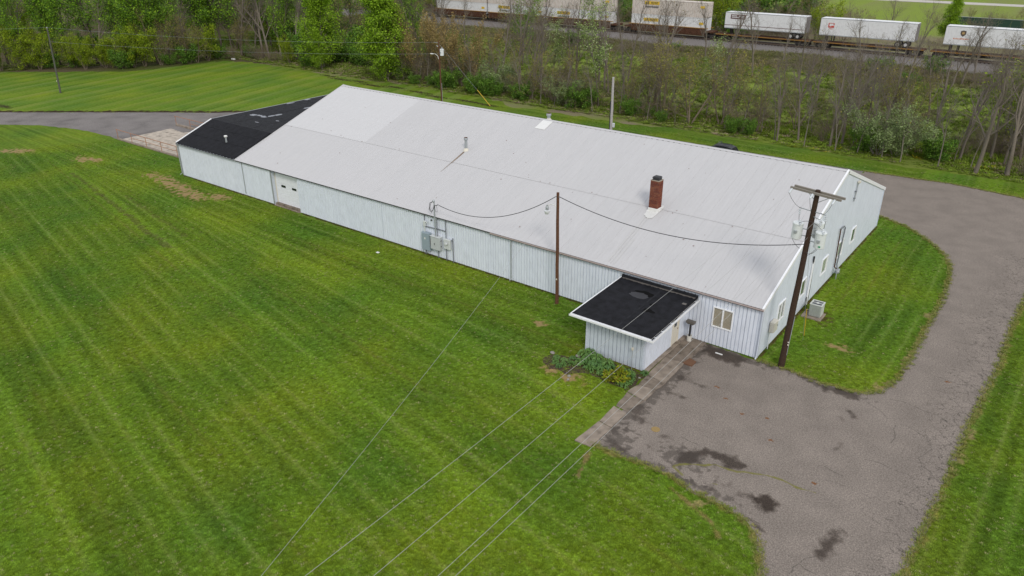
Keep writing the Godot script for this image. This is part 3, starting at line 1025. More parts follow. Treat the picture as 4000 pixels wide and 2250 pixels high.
func make_warehouse() -> void:
	var w := thing("warehouse", "long pale blue-grey steel warehouse with light grey ribbed metal roof", "building")
	var an := thing("annex_building", "low annex with black membrane roof joined to the warehouse's far end", "building")
	var openings := [[-44.7, -41.1, 0.0, 3.12], [-2.9, -1.66, 1.27, 2.56]]
	var walls := [M.wall, M.wall_b, M.wall_c]
	var n := 0
	var x := 0.0
	# front wall, sheet by sheet from the near corner
	while x > ANNEX_X + 0.05:
		var x0 := maxf(x - 0.916, ANNEX_X)
		if x > -LONG and x0 < -LONG:
			x0 = -LONG
		var owner_ := w if x0 >= -LONG - 0.01 else an
		var m: Material = walls[(n * 7 + n / 3) % 3]
		var pieces := [[x0, x, 0.06, WALL_H]]
		for q in openings:
			if q[0] < x - 0.01 and q[1] > x0 + 0.01:
				pieces = []
				if q[0] > x0 + 0.01: pieces.append([x0, q[0], 0.06, WALL_H])
				if q[1] < x - 0.01: pieces.append([q[1], x, 0.06, WALL_H])
				var a := maxf(x0, q[0])
				var b := minf(x, q[1])
				if q[2] > 0.2: pieces.append([a, b, 0.06, q[2]])
				pieces.append([a, b, q[3], WALL_H])
		for q in pieces:
			part("wall_panel", sheet(q[0] + 0.001, q[1] - 0.001, 0.229, -0.06, flat(q[2]), flat(q[3]), Vector3.ZERO, Vector3.RIGHT, Vector3.UP, Vector3.BACK, 0.046), m, owner_)
		x = x0
		n += 1
	# gable wall towards the drive, each sheet cut to the rake
	var gopen := [[2.72, 3.88, 1.17, 2.42], [6.78, 7.8, 1.22, 2.42], [11.08, 12.28, 1.2, 2.42], [14.7, 15.95, 1.22, 2.46], [18.06, 19.2, 1.26, 2.45]]
	var u := 0.0
	var rake := func(q: float) -> float: return roof_y(-q)
	while u < WIDE - 0.05:
		var u1 := minf(u + 0.916, WIDE)
		var m: Material = walls[(n * 5 + n / 4) % 3]
		var pieces := [[u, u1, 0.06, -1.0]]
		for q in gopen:
			if q[0] < u1 - 0.01 and q[1] > u + 0.01:
				pieces = []
				if q[0] > u + 0.01: pieces.append([u, q[0], 0.06, -1.0])
				if q[1] < u1 - 0.01: pieces.append([q[1], u1, 0.06, -1.0])
				var a := maxf(u, q[0])
				var b := minf(u1, q[1])
				pieces.append([a, b, 0.06, q[2]])
				pieces.append([a, b, q[3], -1.0])
		for q in pieces:
			var mid := WIDE / 2.0
			var cuts := [[q[0], q[1]]]
			if q[0] < mid and q[1] > mid:
				cuts = [[q[0], mid], [mid, q[1]]]
			for cc in cuts:
				part("wall_panel", sheet(cc[0] + 0.001, cc[1] - 0.001, 0.229, -0.06, flat(q[2]), rake if q[3] < 0 else flat(q[3]), Vector3.ZERO, Vector3.FORWARD, Vector3.UP, Vector3.RIGHT, 0.046), m, w)
		u = u1
		n += 1
	# walls away from the lens
	var bw := MB.new()
	bw.quad(V3(0, 0, -WIDE), V3(-LONG, 0, -WIDE), V3(-LONG, WALL_H, -WIDE), V3(0, WALL_H, -WIDE))
	part("rear_wall", bw, M.wall, w)
	var lw := MB.new()
	lw.quad(V3(-LONG, 0, -WIDE), V3(-LONG, 0, 0), V3(-LONG, WALL_H, 0), V3(-LONG, WALL_H, -WIDE))
	lw.tri(V3(-LONG, WALL_H, -WIDE), V3(-LONG, WALL_H, 0), V3(-LONG, WALL_H + RISE, -WIDE / 2))
	part("end_wall", lw, M.wall, w)
	# footing behind the sheets' lower edge
	part("foundation", MB.new().box(V3(-LONG, -0.1, -WIDE + 0.08), V3(-0.08, 0.2, -0.08)), M.concrete_wet, w)
	part("foundation", MB.new().box(V3(ANNEX_X + 0.08, -0.1, -WIDE + 0.08), V3(-LONG - 0.002, 0.2, -0.08)), M.concrete_wet, an)
	# corner trims
	part("corner_trim", MB.new().cbox(V3(-0.1, 0.08, -0.1), V3(0.045, WALL_H, 0.045), 0.01), M.trim_blue, w)
	part("corner_trim", MB.new().cbox(V3(-0.1, 0.08, -WIDE - 0.045), V3(0.045, WALL_H, -WIDE + 0.1), 0.01), M.trim_blue, w)
	# roof sheets: lower course, then the upper course lapped over it
	var cs := 1.0 / sqrt(1.0 + SLOPE * SLOPE)
	var up := V3(0, SLOPE * cs, -cs)
	var nrm := V3(0, cs, SLOPE * cs)
	var upb := V3(0, SLOPE * cs, cs)
	var nrb := V3(0, cs, -SLOPE * cs)
	var s_eave := -0.22
	var s_seam := 5.95 / cs
	var s_ridge := WIDE / 2.0 / cs
	var base := V3(0, WALL_H + 0.0, 0)
	var lower := sheet(-0.9145, -0.0005, 0.2287, 0.012, flat(s_eave), flat(s_seam), Vector3.ZERO, Vector3.RIGHT, up, nrm, 0.05).mesh()
	var upper := sheet(-0.9145, -0.0005, 0.2287, 0.012, flat(s_seam - 0.12), flat(s_ridge - 0.02), nrm * 0.016, Vector3.RIGHT, up, nrm, 0.05).mesh()
	var rear := sheet(0.0005, 0.9145, 0.2287, 0.02, flat(s_eave), flat(s_ridge - 0.02), Vector3.ZERO, Vector3.LEFT, upb, nrb, 0.05).mesh()
	var roofs := [M.roof, M.roof_b, M.roof_c]
	rng.seed = 11
	var count := int(round(LONG / 0.915))
	var kx := LONG / count / 0.915
	for i in count:
		var px := 0.03 - i * LONG / count
		var q := put("roof_panel", lower, roofs[rng.randi() % 3], w, V3(px, base.y, 0))
		q.scale.x = kx
		q = put("roof_panel", upper, M.roof_new if px < -38.2 else roofs[rng.randi() % 3], w, V3(px, base.y, 0))
		q.scale.x = kx
		q = put("roof_panel", rear, M.roof, w, V3(px, base.y, -WIDE))
		q.scale.x = kx
	# closure under the upper course's lower edge
	part("seam_closure", MB.new().box(V3(-LONG, -0.002, -0.01), V3(0.02, 0.012, 0.01), Transform3D(Basis(Vector3.RIGHT, up, nrm), base + up * (s_seam - 0.10))), M.dark_line, w)
	var ry := WALL_H + RISE
	var rc := MB.new()
	for sgn in [1.0, -1.0]:
		var a := V3(-LONG - 0.03, ry + 0.035, -WIDE / 2)
		var d := V3(0, -SLOPE, sgn).normalized() * 0.24
		if sgn > 0:
			rc.quad(a + d, V3(0.06, a.y, a.z) + d, V3(0.06, a.y, a.z), a)
		else:
			rc.quad(V3(0.06, a.y, a.z) + d, a + d, a, V3(0.06, a.y, a.z))
	part("ridge_cap", rc, M.roof_c, w)
	# notched closure under the ridge cap, one notch for each rib
	var nc := MB.new()
	var du := V3(0, -SLOPE, 1).normalized()
	for i in int(LONG / 0.4574):
		var xx := -0.1 - i * 0.4574
		nc.box(V3(xx - 0.17, -0.02, -0.008), V3(xx, 0.02, 0.012), Transform3D(Basis.IDENTITY, V3(0, ry + 0.015, -WIDE / 2) + du * 0.236))
	part("ridge_closure", nc, M.dark_line, w)
	# rake trims
	for xx in [0.0, -LONG]:
		for sgn in [0, 1]:
			var v := up if sgn == 0 else upb
			var nn := nrm if sgn == 0 else nrb
			var org := V3(xx, base.y, 0.0 if sgn == 0 else -WIDE)
			var rt := MB.new()
			if xx == 0.0:
				rt.cbox(V3(-0.05, s_eave, -0.2), V3(0.075, s_ridge + 0.03, 0.05), 0.01, Transform3D(Basis(Vector3.RIGHT, v, Vector3.RIGHT.cross(v)) if sgn == 0 else Basis(Vector3.RIGHT, v, Vector3.RIGHT.cross(v)).scaled_local(V3(1, 1, -1)), org))
			else:
				rt.cbox(V3(-0.06, s_eave, -0.1), V3(0.03, s_ridge, 0.045), 0.01, Transform3D(Basis(Vector3.RIGHT, v, nn if sgn == 0 else -nn), org))
			part("rake_trim", rt, M.trim_white if xx == 0.0 else M.roof_c, w)
	# dark eave closure, then the gutter with its straps along the nearer half
	var en := base + up * s_eave
	part("eave_trim", MB.new().box(V3(-LONG, en.y - 0.1, 0.03), V3(-19.6, en.y - 0.012, en.z - 0.03)), M.dark_line, w)
	var gt := MB.new()
	gt.box(V3(-19.57, en.y - 0.13, 0.05), V3(0.06, en.y - 0.115, 0.20))
	gt.box(V3(-19.57, en.y - 0.115, 0.05), V3(0.06, en.y - 0.03, 0.06))
	gt.cbox(V3(-19.57, en.y - 0.12, 0.20), V3(0.06, en.y - 0.03, 0.225), 0.006)
	gt.box(V3(-19.58, en.y - 0.128, 0.052), V3(-19.565, en.y - 0.03, 0.222))
	gt.box(V3(0.05, en.y - 0.128, 0.052), V3(0.065, en.y - 0.03, 0.222))
	var g := part("gutter", gt, M.gutter_rust, w)
	part("leaf_litter", MB.new().box(V3(-19.55, en.y - 0.114, 0.062), V3(0.04, en.y - 0.07, 0.198)), M.litter, g)
	var sx := -0.6
	while sx > -19.5:
		part("gutter_strap", MB.new().cbox(V3(sx - 0.02, en.y - 0.036, 0.02), V3(sx + 0.02, en.y - 0.024, 0.228), 0.003), M.gutter_rust, g)
		sx -= 0.78
	part("gutter_face", MB.new().box(V3(-19.6, en.y - 0.16, 0.03), V3(0.05, en.y - 0.132, 0.21)), M.dark_line, g)
	# downspouts
	for q in [[-17.78, M.galv], [0.02, M.trim_blue]]:
		var dx: float = q[0]
		part("downspout", MB.new().tube(PackedVector3Array([V3(dx, en.y - 0.14, 0.14), V3(dx, en.y - 0.28, 0.1), V3(dx, 0.3, 0.1), V3(dx + 0.02, 0.14, 0.3)]), PackedFloat32Array([0.045, 0.045, 0.045, 0.045]), 8), q[1], w)
	part("wall_seam_trim", MB.new().cbox(V3(-30.72, 0.14, 0.0), V3(-30.66, WALL_H, 0.032), 0.006), M.trim_blue, w)
	part("wall_seam_trim", MB.new().cbox(V3(-49.07, 0.2, 0.0), V3(-48.97, WALL_H, 0.05), 0.01), M.galv, w)
	# overhead door in its recess
	var rec := MB.new()
	rec.quad(V3(-44.7, 0, -0.36), V3(-44.7, 0, 0.03), V3(-44.7, 3.14, 0.03), V3(-44.7, 3.14, -0.36))
	rec.quad(V3(-41.1, 0, 0.0), V3(-41.1, 0, -0.36), V3(-41.1, 3.14, -0.36), V3(-41.1, 3.14, 0.0))
	rec.quad(V3(-44.7, 3.12, -0.36), V3(-44.7, 3.12, 0.03), V3(-41.1, 3.12, 0.0), V3(-41.1, 3.12, -0.36))
	part("door_jamb", rec, M.trim_blue, w)
	part("jamb_trim", MB.new().cbox(V3(-44.86, 0.05, -0.02), V3(-44.7, 3.2, 0.04), 0.01), M.galv, w)
	part("door_frame", MB.new().cbox(V3(-44.69, 0.02, -0.40), V3(-44.62, 3.12, -0.30), 0.006), M.cream, w)
	var od := MB.new()
	od.box(V3(-44.7, 0.03, -0.42), V3(-41.1, 3.12, -0.39))
	var door := part("overhead_door", od, M.door_white, w)
	for k in 6:
		var y0 := 0.05 + k * 0.512
		var cut := k == 3
		if not cut:
			part("door_section", MB.new().cbox(V3(-44.62, y0, -0.39), V3(-41.12, y0 + 0.505, -0.35), 0.012), M.door_white, door)
		else:
			for q in [[-44.62, -43.95, 0.0, 0.505], [-43.3, -42.45, 0.0, 0.505], [-41.8, -41.12, 0.0, 0.505], [-43.95, -43.3, 0.0, 0.14], [-43.95, -43.3, 0.37, 0.505], [-42.45, -41.8, 0.0, 0.14], [-42.45, -41.8, 0.37, 0.505]]:
				part("door_section", MB.new().box(V3(q[0], y0 + q[2], -0.39), V3(q[1], y0 + q[3], -0.352)), M.door_white, door)
			for q in [-43.95, -42.45]:
				part("door_window", MB.new().box(V3(q, y0 + 0.14, -0.388), V3(q + 0.65, y0 + 0.37, -0.37)), M.car_glass, door)
	part("door_latch", MB.new().cbox(V3(-41.3, 1.5, -0.35), V3(-41.2, 1.68, -0.31), 0.01), M.black, door)
	part("door_sill", MB.new().cbox(V3(-44.72, -0.05, -0.38), V3(-41.08, 0.03, 0.1), 0.015), M.concrete, w)
	# windows
	window_in(w, V3(-2.9 + 0.06, 1.33, 0.01), 0.0, 1.12, 1.17, 2, M.blind)
	for k in gopen.size():
		var q: Array = gopen[k]
		window_in(w, V3(0.01, q[2] + 0.06, -q[0] - 0.06), PI / 2, q[1] - q[0] - 0.12, q[3] - q[2] - 0.12, 2 if k == 0 else 1, [M.room, M.room_olive, M.blind_pale, M.blind_pale, M.room_olive][k], M.room_olive)
	# vents and chimney
	roof_pipe(w, V3(-28.31, roof_y(-7.61) + 0.03, -7.61), 0.115, 0.95, true, "rusty capped flue pipe on a cream collar")
	# rust that ran down the sheets below the flue
	var rs := MB.new()
	for k in 5:
		var du2 := rng.randf_range(-0.07, 0.07)
		var a0 := 0.32
		var a1 := rng.randf_range(1.3, 3.4)
		var bx := -28.31 + du2
		var pa := V3(bx, roof_y(-7.61 + a0 * cs) + 0.04, -7.61 + a0 * cs)
		var pb := V3(bx + rng.randf_range(-0.03, 0.03), roof_y(-7.61 + a1 * cs) + 0.04, -7.61 + a1 * cs)
		rs.quad(pb - V3(0.006, 0, 0), pb + V3(0.006, 0, 0), pa + V3(0.024, 0, 0), pa - V3(0.024, 0, 0))
	part("rust_streak", rs, worn(mat(0.36, 0.26, 0.18, 0.8), noise_tex(0.05, 256, [grey(0.8), grey(1.0)], 44), V3(1, 1, 1)), w)
	var pt := MB.new()
	pt.box(V3(-24.52, 11.98 / cs - 0.02, 0.03), V3(-23.54, 13.18 / cs, 0.052), Transform3D(Basis(Vector3.RIGHT, up, nrm), base))
	part("roof_patch", pt, M.white_paint, w)
	roof_pipe(w, V3(-24.35, roof_y(-13.75) + 0.0, -13.75), 0.14, 0.5, true, "mushroom-capped flue pipe behind the ridge")
	make_chimney(w, base, up, nrm, cs)
	# lime washed out of the sealant, two pale runs to the eave
	var wash := MB.new()
	for q in [[-10.22, 0.05, 4.75], [-9.98, 0.035, 4.6], [-9.74, 0.05, 2.6]]:
		var za: float = -q[2]
		var zb: float = -q[2] + 4.6
		wash.quad(V3(q[0] - q[1], roof_y(minf(zb, -0.05)) + 0.016, minf(zb, -0.05)), V3(q[0] + q[1], roof_y(minf(zb, -0.05)) + 0.016, minf(zb, -0.05)), V3(q[0] + q[1], roof_y(za) + 0.016, za), V3(q[0] - q[1], roof_y(za) + 0.016, za))
	part("wash_streak", wash, worn(mat(0.62, 0.615, 0.61, 0.6), noise_tex(0.06, 256, [grey(0.85), grey(1.0)], 45), V3(1, 1, 1)), w)
	# leaf scraps caught on the sheets
	var scraps := MB.new()
	rng.seed = 77
	for k in 45:
		var zz := -rng.randf_range(0.2, 13.0)
		if k % 3 == 0:
			zz = -5.9 + rng.randfn() * 0.12
		var xx := -rng.randf_range(0.5, 49.0)
		var sz := rng.randf_range(0.02, 0.05)
		scraps.box(V3(-sz, 0, -sz * 0.6), V3(sz, 0.012, sz * 0.6), Transform3D(Basis(Vector3.RIGHT, up, nrm) * Basis(Vector3.BACK, rng.randf() * TAU) * Basis(Vector3.RIGHT, PI / 2), V3(xx, roof_y(zz) + 0.03, zz)))
	var sc := part("leaf_scraps", scraps, M.litter, w)
	sc.set_meta("kind", "stuff")
	make_annex(an)

func roof_pipe(w: Node3D, at: Vector3, r: float, h: float, dark_cap: bool, label: String) -> void:
	var p := part("flue_pipe", MB.new().lathe([Vector2(0, -0.3), Vector2(r, -0.3), Vector2(r, h), Vector2(0, h)], 18), M.galv, w, at)
	tag(p, label)
	part("collar", MB.new().lathe([Vector2(r * 2.3, -0.16), Vector2(r * 2.1, -0.02), Vector2(r * 1.2, 0.12), Vector2(r, 0.16)], 14), M.cream, p)
	var cap := MB.new().lathe([Vector2(r, h - 0.14), Vector2(r * 1.45, h - 0.12), Vector2(r * 1.5, h + 0.02), Vector2(r * 1.3, h + 0.06), Vector2(0, h + 0.08)], 18)
	part("cap", cap, M.galv, p)
	if dark_cap:
		part("cap_top", MB.new().lathe([Vector2(r * 1.32, h + 0.066), Vector2(r * 1.2, h + 0.085), Vector2(0, h + 0.09)], 18), M.rust, p)

func make_chimney(w: Node3D, base: Vector3, up: Vector3, nrm: Vector3, cs: float) -> void:
	var x0 := -10.32
	var x1 := -9.68
	var z1 := -5.42
	var z0 := -6.02
	var core := MB.new().box(V3(x0 + 0.012, 4.9, z0 + 0.012), V3(x1 - 0.012, 7.46, z1 - 0.012))
	var ch := part("chimney", core, M.mortar, w)
	tag(ch, "red brick chimney with a black cap and white painted foot")
	rng.seed = 21
	var y := 5.56
	var row := 0
	var bl := 0.205
	while y < 7.42:
		# stretchers round the shaft, half a brick shifted in alternate courses
		for face in 4:
			var len_ := (x1 - x0) if face % 2 == 0 else (z1 - z0)
			var a := -0.1025 if row % 2 else 0.0
			while a < len_ - 0.03:
				var s := maxf(a, 0.0) + 0.004
				var e := minf(a + bl, len_) - 0.004
				if e - s > 0.03:
					var d := 0.004 * rng.randf()
					var q := MB.new()
					match face:
						0: q.box(V3(x0 + s, y, z1 - 0.05), V3(x0 + e, y + 0.062, z1 + d))
						1: q.box(V3(x1 - 0.05, y, z0 + s), V3(x1 + d, y + 0.062, z0 + e))
						2: q.box(V3(x0 + s, y, z0 - d), V3(x0 + e, y + 0.062, z0 + 0.05))
						3: q.box(V3(x0 - d, y, z0 + s), V3(x0 + 0.05, y + 0.062, z0 + e))
					part("brick", q, M.brick[rng.randi() % 4], ch)
				a += bl
		y += 0.077
		row += 1
	part("crown", MB.new().cbox(V3(x0 - 0.01, 7.43, z0 - 0.01), V3(x1 + 0.01, 7.49, z1 + 0.01), 0.015), M.mortar, ch)
	var cap := MB.new()
	var lo := V3((x0 + x1) / 2, 0, (z0 + z1) / 2)
	for q in [[0.25, 7.49, 0.20, 7.62], [0.26, 7.62, 0.21, 7.70]]:
		for k in 4:
			var a0 := PI / 4 + k * PI / 2
			var a1 := a0 + PI / 2
			var f := sqrt(2.0)
			cap.quad(lo + V3(cos(a1) * q[0] * f, q[1], sin(a1) * q[0] * f), lo + V3(cos(a0) * q[0] * f, q[1], sin(a0) * q[0] * f), lo + V3(cos(a0) * q[2] * f, q[3], sin(a0) * q[2] * f), lo + V3(cos(a1) * q[2] * f, q[3], sin(a1) * q[2] * f))
	cap.box(lo + V3(-0.21, 7.69, -0.21), lo + V3(0.21, 7.705, 0.21))
	part("chimney_cap", cap, M.black, ch)
	# thick white sealant brushed round the foot and down the sheets
	var fl := MB.new()
	fl.cbox(V3(x0 - 0.03, 5.2, z0 - 0.03), V3(x1 + 0.03, 5.56, z1 + 0.03), 0.02)
	var pts := PackedVector2Array()
	rng.seed = 22
	var outline := [[-10.42, -6.1], [-9.55, -6.15], [-9.5, -5.9], [-9.6, -5.2], [-9.72, -4.78], [-9.95, -4.66], [-10.2, -4.82], [-10.38, -4.95], [-10.4, -5.4]]
	for k in outline.size():
		var a := Vector2(outline[k][0], outline[k][1])
		var b := Vector2(outline[(k + 1) % outline.size()][0], outline[(k + 1) % outline.size()][1])
		for i in 4:
			pts.append(a.lerp(b, i / 4.0) + Vector2(rng.randf_range(-0.035, 0.035), rng.randf_range(-0.05, 0.05)))
	var sl := MB.new()
	sl.slab(pts, -0.03, 0.0)
	for k in sl.v.size():
		var p := sl.v[k]
		p.y += roof_y(p.z) + 0.06
		sl.v[k] = p
	part("sealant_apron", sl, M.white_paint, ch)
	part("painted_foot", fl, M.white_paint, ch)

func make_annex(an: Node3D) -> void:
	var ax := ANNEX_X
	var bx := -LONG - 0.08
	var dy := 4.98
	var zk := -4.1
	var k0 := WALL_H + 0.06
	# front slope, flat deck, rear slope
	part("roof_slope", slope_slab(ax - 0.05, bx, 0.14, k0 - 0.05, zk, dy), M.membrane, an)
	part("roof_deck", MB.new().box(V3(ax - 0.05, dy - 0.2, -WIDE - zk), V3(bx, dy, zk)), M.membrane_flat, an)
	part("roof_slope", slope_slab(ax - 0.05, bx, -WIDE - 0.14, k0 - 0.05, -WIDE - zk, dy), M.membrane, an)
	# far end wall and rear wall
	var wl := MB.new()
	wl.quad(V3(ax, 0, -WIDE), V3(ax, 0, 0), V3(ax, WALL_H, 0), V3(ax, WALL_H, -WIDE))
	wl.quad(V3(ax, WALL_H, -WIDE), V3(ax, WALL_H, 0), V3(ax, dy - 0.2, zk), V3(ax, dy - 0.2, -WIDE - zk))
	part("end_wall", wl, M.wall, an)
	var rw := MB.new()
	rw.quad(V3(bx, 0, -WIDE), V3(ax, 0, -WIDE), V3(ax, WALL_H, -WIDE), V3(bx, WALL_H, -WIDE))
	part("rear_wall", rw, M.wall, an)
	# bright edge trim on the front slope's far side
	var d := V3(0, dy - k0 + 0.05, zk - 0.14)
	var ln := d.length()
	d = d.normalized()
	part("rake_trim", MB.new().cbox(V3(-0.09, 0, -0.12), V3(0.06, ln, 0.045), 0.012, Transform3D(Basis(Vector3.RIGHT, d, Vector3.RIGHT.cross(d)), V3(ax - 0.03, k0 - 0.05, 0.14))), M.trim_white, an)
	part("deck_edge", MB.new().cbox(V3(ax - 0.12, dy - 0.1, -WIDE - zk), V3(ax - 0.04, dy + 0.025, zk), 0.01), M.galv, an)
	# lapped seams in the membrane
	for q in [[ax, 1.55, bx], [ax, 3.0, bx]]:
		var yy: float = k0 - 0.05 + (dy - k0 + 0.05) * (q[1] + 0.14) / (-zk + 0.14)
		part("membrane_seam", MB.new().box(V3(q[0], yy + 0.002, -q[1] - 0.03), V3(q[2], yy + 0.012, -q[1] + 0.03)), M.membrane_flat, an)
	for xx in [-56.3, -53.0]:
		part("membrane_seam", MB.new().box(V3(xx - 0.04, dy + 0.001, -WIDE - zk), V3(xx + 0.04, dy + 0.008, zk)), M.membrane, an)
	# grey repair patches
	rng.seed = 23
	for q in [[-57.6, -7.8, 0.5, 0.35], [-56.9, -8.0, 0.5, 0.22], [-56.1, -7.9, 0.45, 0.3], [-55.7, -8.6, 0.28, 0.55], [-55.6, -9.4, 0.3, 0.5], [-59.35, -13.7, 0.22, 0.65], [-59.4, -16.2, 0.25, 0.45], [-55.9, -13.4, 0.22, 0.6], [-54.6, -6.0, 0.3, 0.1], [-53.4, -7.6, 0.25, 0.12]]:
		var pts := PackedVector2Array()
		for i in 14:
			var a := TAU * i / 14
			pts.append(Vector2(q[0], q[1]) + Vector2(cos(a) * q[2], sin(a) * q[3]) * rng.randf_range(0.6, 1.15))
		part("repair_patch", MB.new().slab(pts, dy - 0.01, dy + 0.012), M.patch, an)
	# open gutter hung on white straps
	var gy := k0 - 0.12
	var gt := MB.new()
	gt.box(V3(ax - 0.04, gy - 0.09, 0.04), V3(bx, gy - 0.075, 0.2))
	gt.cbox(V3(ax - 0.04, gy - 0.09, 0.2), V3(bx, gy + 0.015, 0.218), 0.004)
	var g := part("gutter", gt, M.conduit, an)
	part("gutter_bed", MB.new().box(V3(ax, gy - 0.074, 0.05), V3(bx, gy - 0.05, 0.198)), M.black, g)
	for i in 19:
		var xx := ax + 0.25 + i * 0.52
		part("gutter_strap", MB.new().box(V3(xx - 0.022, gy + 0.016, 0.03), V3(xx + 0.022, gy + 0.026, 0.222)), M.trim_blue, g)
	part("downspout", MB.new().tube(PackedVector3Array([V3(ax - 0.02, gy - 0.08, 0.12), V3(ax - 0.02, 0.3, 0.1), V3(ax - 0.2, 0.12, 0.24)]), PackedFloat32Array([0.045, 0.045, 0.045]), 8), M.galv, an)
	part("corner_trim", MB.new().cbox(V3(ax - 0.045, 0.08, -0.1), V3(ax + 0.06, WALL_H, 0.04), 0.01), M.galv, an)
	var ym := k0 - 0.05 + (dy - k0 + 0.05) * (1.59 + 0.14) / (-zk + 0.14)
	var p := part("vent_pipe", MB.new().lathe([Vector2(0.09, -0.2), Vector2(0.09, 0.55), Vector2(0, 0.55)], 14), M.galv, an, V3(-53.47, ym, -1.59))
	part("cap", MB.new().lathe([Vector2(0.09, 0.5), Vector2(0.16, 0.5), Vector2(0.165, 0.6), Vector2(0.14, 0.64), Vector2(0, 0.66)], 14), M.white_paint, p)

func slope_slab(x0: float, x1: float, za: float, ya: float, zb: float, yb: float) -> MB:
	var mb := MB.new()
	if za > zb:
		mb.quad(V3(x0, ya, za), V3(x1, ya, za), V3(x1, yb, zb), V3(x0, yb, zb))
		mb.quad(V3(x0, ya - 0.1, za), V3(x1, ya - 0.1, za), V3(x1, ya, za), V3(x0, ya, za))
	else:
		mb.quad(V3(x1, ya, za), V3(x0, ya, za), V3(x0, yb, zb), V3(x1, yb, zb))
	mb.quad(V3(x0, ya - 0.1, za), V3(x0, ya, za), V3(x0, yb, zb), V3(x0, yb - 0.1, zb))
	return mb

# ---------------------------------------------------------------- entrance porch
func make_porch() -> void:
	var o := thing("entry_porch", "small grey-blue entry porch with flat black roof and white gutters", "porch")
	var xl := -8.35
	var xr := -4.55
	var zf := 5.21
	var u := 0.0
	while u < 3.79:
		var u1 := minf(u + 0.76, 3.8)
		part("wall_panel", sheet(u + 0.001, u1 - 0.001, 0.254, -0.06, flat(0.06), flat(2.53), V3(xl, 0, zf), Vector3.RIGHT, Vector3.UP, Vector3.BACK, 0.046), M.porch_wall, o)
		u = u1
	# right-hand side with the door near the warehouse wall
	for q in [[0.0, 0.86, 0.06], [0.86, 1.72, 0.06], [1.72, 2.58, 0.06], [2.58, 3.4, 0.06], [3.4, 4.3, 2.14], [4.3, 5.2, 0.06]]:
		part("wall_panel", sheet(q[0] + 0.001, q[1] - 0.001, 0.254, -0.06, flat(q[2]), flat(2.53), V3(xr, 0, zf), Vector3.FORWARD, Vector3.UP, Vector3.RIGHT, 0.046), M.wall_b, o)
	var lm := MB.new()
	lm.quad(V3(xl, 0.06, 0), V3(xl, 0.06, zf), V3(xl, 2.53, zf), V3(xl, 2.53, 0))
	part("side_wall", lm, M.porch_wall, o)
	part("corner_trim", MB.new().cbox(V3(xr - 0.12, 0.05, zf - 0.12), V3(xr + 0.03, 2.52, zf + 0.03), 0.01), M.trim_blue, o)
	part("corner_trim", MB.new().cbox(V3(xl - 0.03, 0.05, zf - 0.1), V3(xl + 0.1, 2.52, zf + 0.03), 0.01), M.trim_blue, o)
	part("footing", MB.new().box(V3(xl + 0.02, -0.05, 0.0), V3(xr - 0.02, 0.1, zf - 0.02)), M.rust_plate, o)
	# door
	var zc := zf - 3.4
	var d := part("door", MB.new().cbox(V3(xr - 0.05, 0.1, zc - 0.84), V3(xr - 0.01, 2.1, zc - 0.06), 0.006), M.cream, o)
	part("door_window", MB.new().box(V3(xr - 0.012, 1.25, zc - 0.6), V3(xr + 0.002, 1.85, zc - 0.3)), M.car_glass, d)
	part("knob", MB.new().lathe([Vector2(0, 0), Vector2(0.03, 0.01), Vector2(0.035, 0.035), Vector2(0, 0.06)], 10, Transform3D(Basis(Vector3.BACK, -PI / 2), V3(xr - 0.005, 1.02, zc - 0.74))), M.rust_plate, d)
	for q in [[zc - 0.06, zc], [zc - 0.9, zc - 0.84]]:
		part("door_frame", MB.new().cbox(V3(xr - 0.06, 0.08, q[0]), V3(xr + 0.03, 2.16, q[1]), 0.006), M.cream, o)
	part("door_step", MB.new().cbox(V3(xr - 0.05, -0.02, 0.05), V3(xr + 0.24, 0.09, zf + 0.02), 0.015), M.concrete, o)
	# roof slab falling away from the warehouse
	var x0 := -9.02
	var x1 := -3.9
	var yb := 2.82
	var yf := 2.62
	var zr := 5.82
	var tilt := Basis(Vector3.RIGHT, atan2(yb - yf, zr))
	var xf := Transform3D(tilt, V3(0, yb, 0.0))
	var roof := part("roof", MB.new().box(V3(x0, -0.12, 0.02), V3(x1, 0.0, zr)  , xf), M.membrane, o)
	part("upstand", MB.new().cbox(V3(x0, -0.05, 0.03), V3(x1, 0.16, 0.14), 0.01, xf), M.membrane_flat, roof)
	# strip of leaf dirt held against the upstand
	var dirt := PackedVector2Array()
	rng.seed = 31
	for i in 60:
		dirt.append(Vector2(x0 + 0.1 + (x1 - x0 - 0.2) * i / 59.0, 0.15))
	for i in 60:
		dirt.append(Vector2(x1 - 0.1 - (x1 - x0 - 0.2) * i / 59.0, 0.22 + 0.12 * rng.randf()))
	var dm := MB.new().slab(dirt, 0.0, 0.012)
	for k in dm.v.size():
		dm.v[k] = xf * dm.v[k]
	part("leaf_dirt", dm, M.grey_lid, roof)
	part("membrane_seam", MB.new().box(V3(-6.15, 0.0015, 0.2), V3(-6.05, 0.009, zr - 0.05), xf), M.membrane_flat, roof)
	# rain standing on the membrane
	for q in [[-6.9, 1.75, 0.62, 0.36], [-6.72, 1.38, 0.7, 0.3], [-5.6, 3.1, 0.26, 0.22], [-5.75, 2.35, 0.14, 0.1], [-5.3, 3.15, 0.2, 0.12]]:
		var pts := PackedVector2Array()
		for i in 22:
			var a := TAU * i / 22
			pts.append(Vector2(q[0], q[1]) + Vector2(cos(a) * q[2], sin(a) * q[3]) * rng.randf_range(0.86, 1.08))
		var pm := MB.new().slab(pts, 0.0005, 0.004 + 0.002 * rng.randf())
		for k in pm.v.size():
			pm.v[k] = xf * pm.v[k]
		part("puddle", pm, M.black_wet if q[3] > 0.33 else M.dark_scum, roof)
	part("flashing_scrap", MB.new().box(V3(-4.35, 0.002, 1.1), V3(-4.1, 0.01, 1.3), xf), M.grey_lid, roof)
	# white gutters on the front and right edges, white verge on the left
	var gf := MB.new()
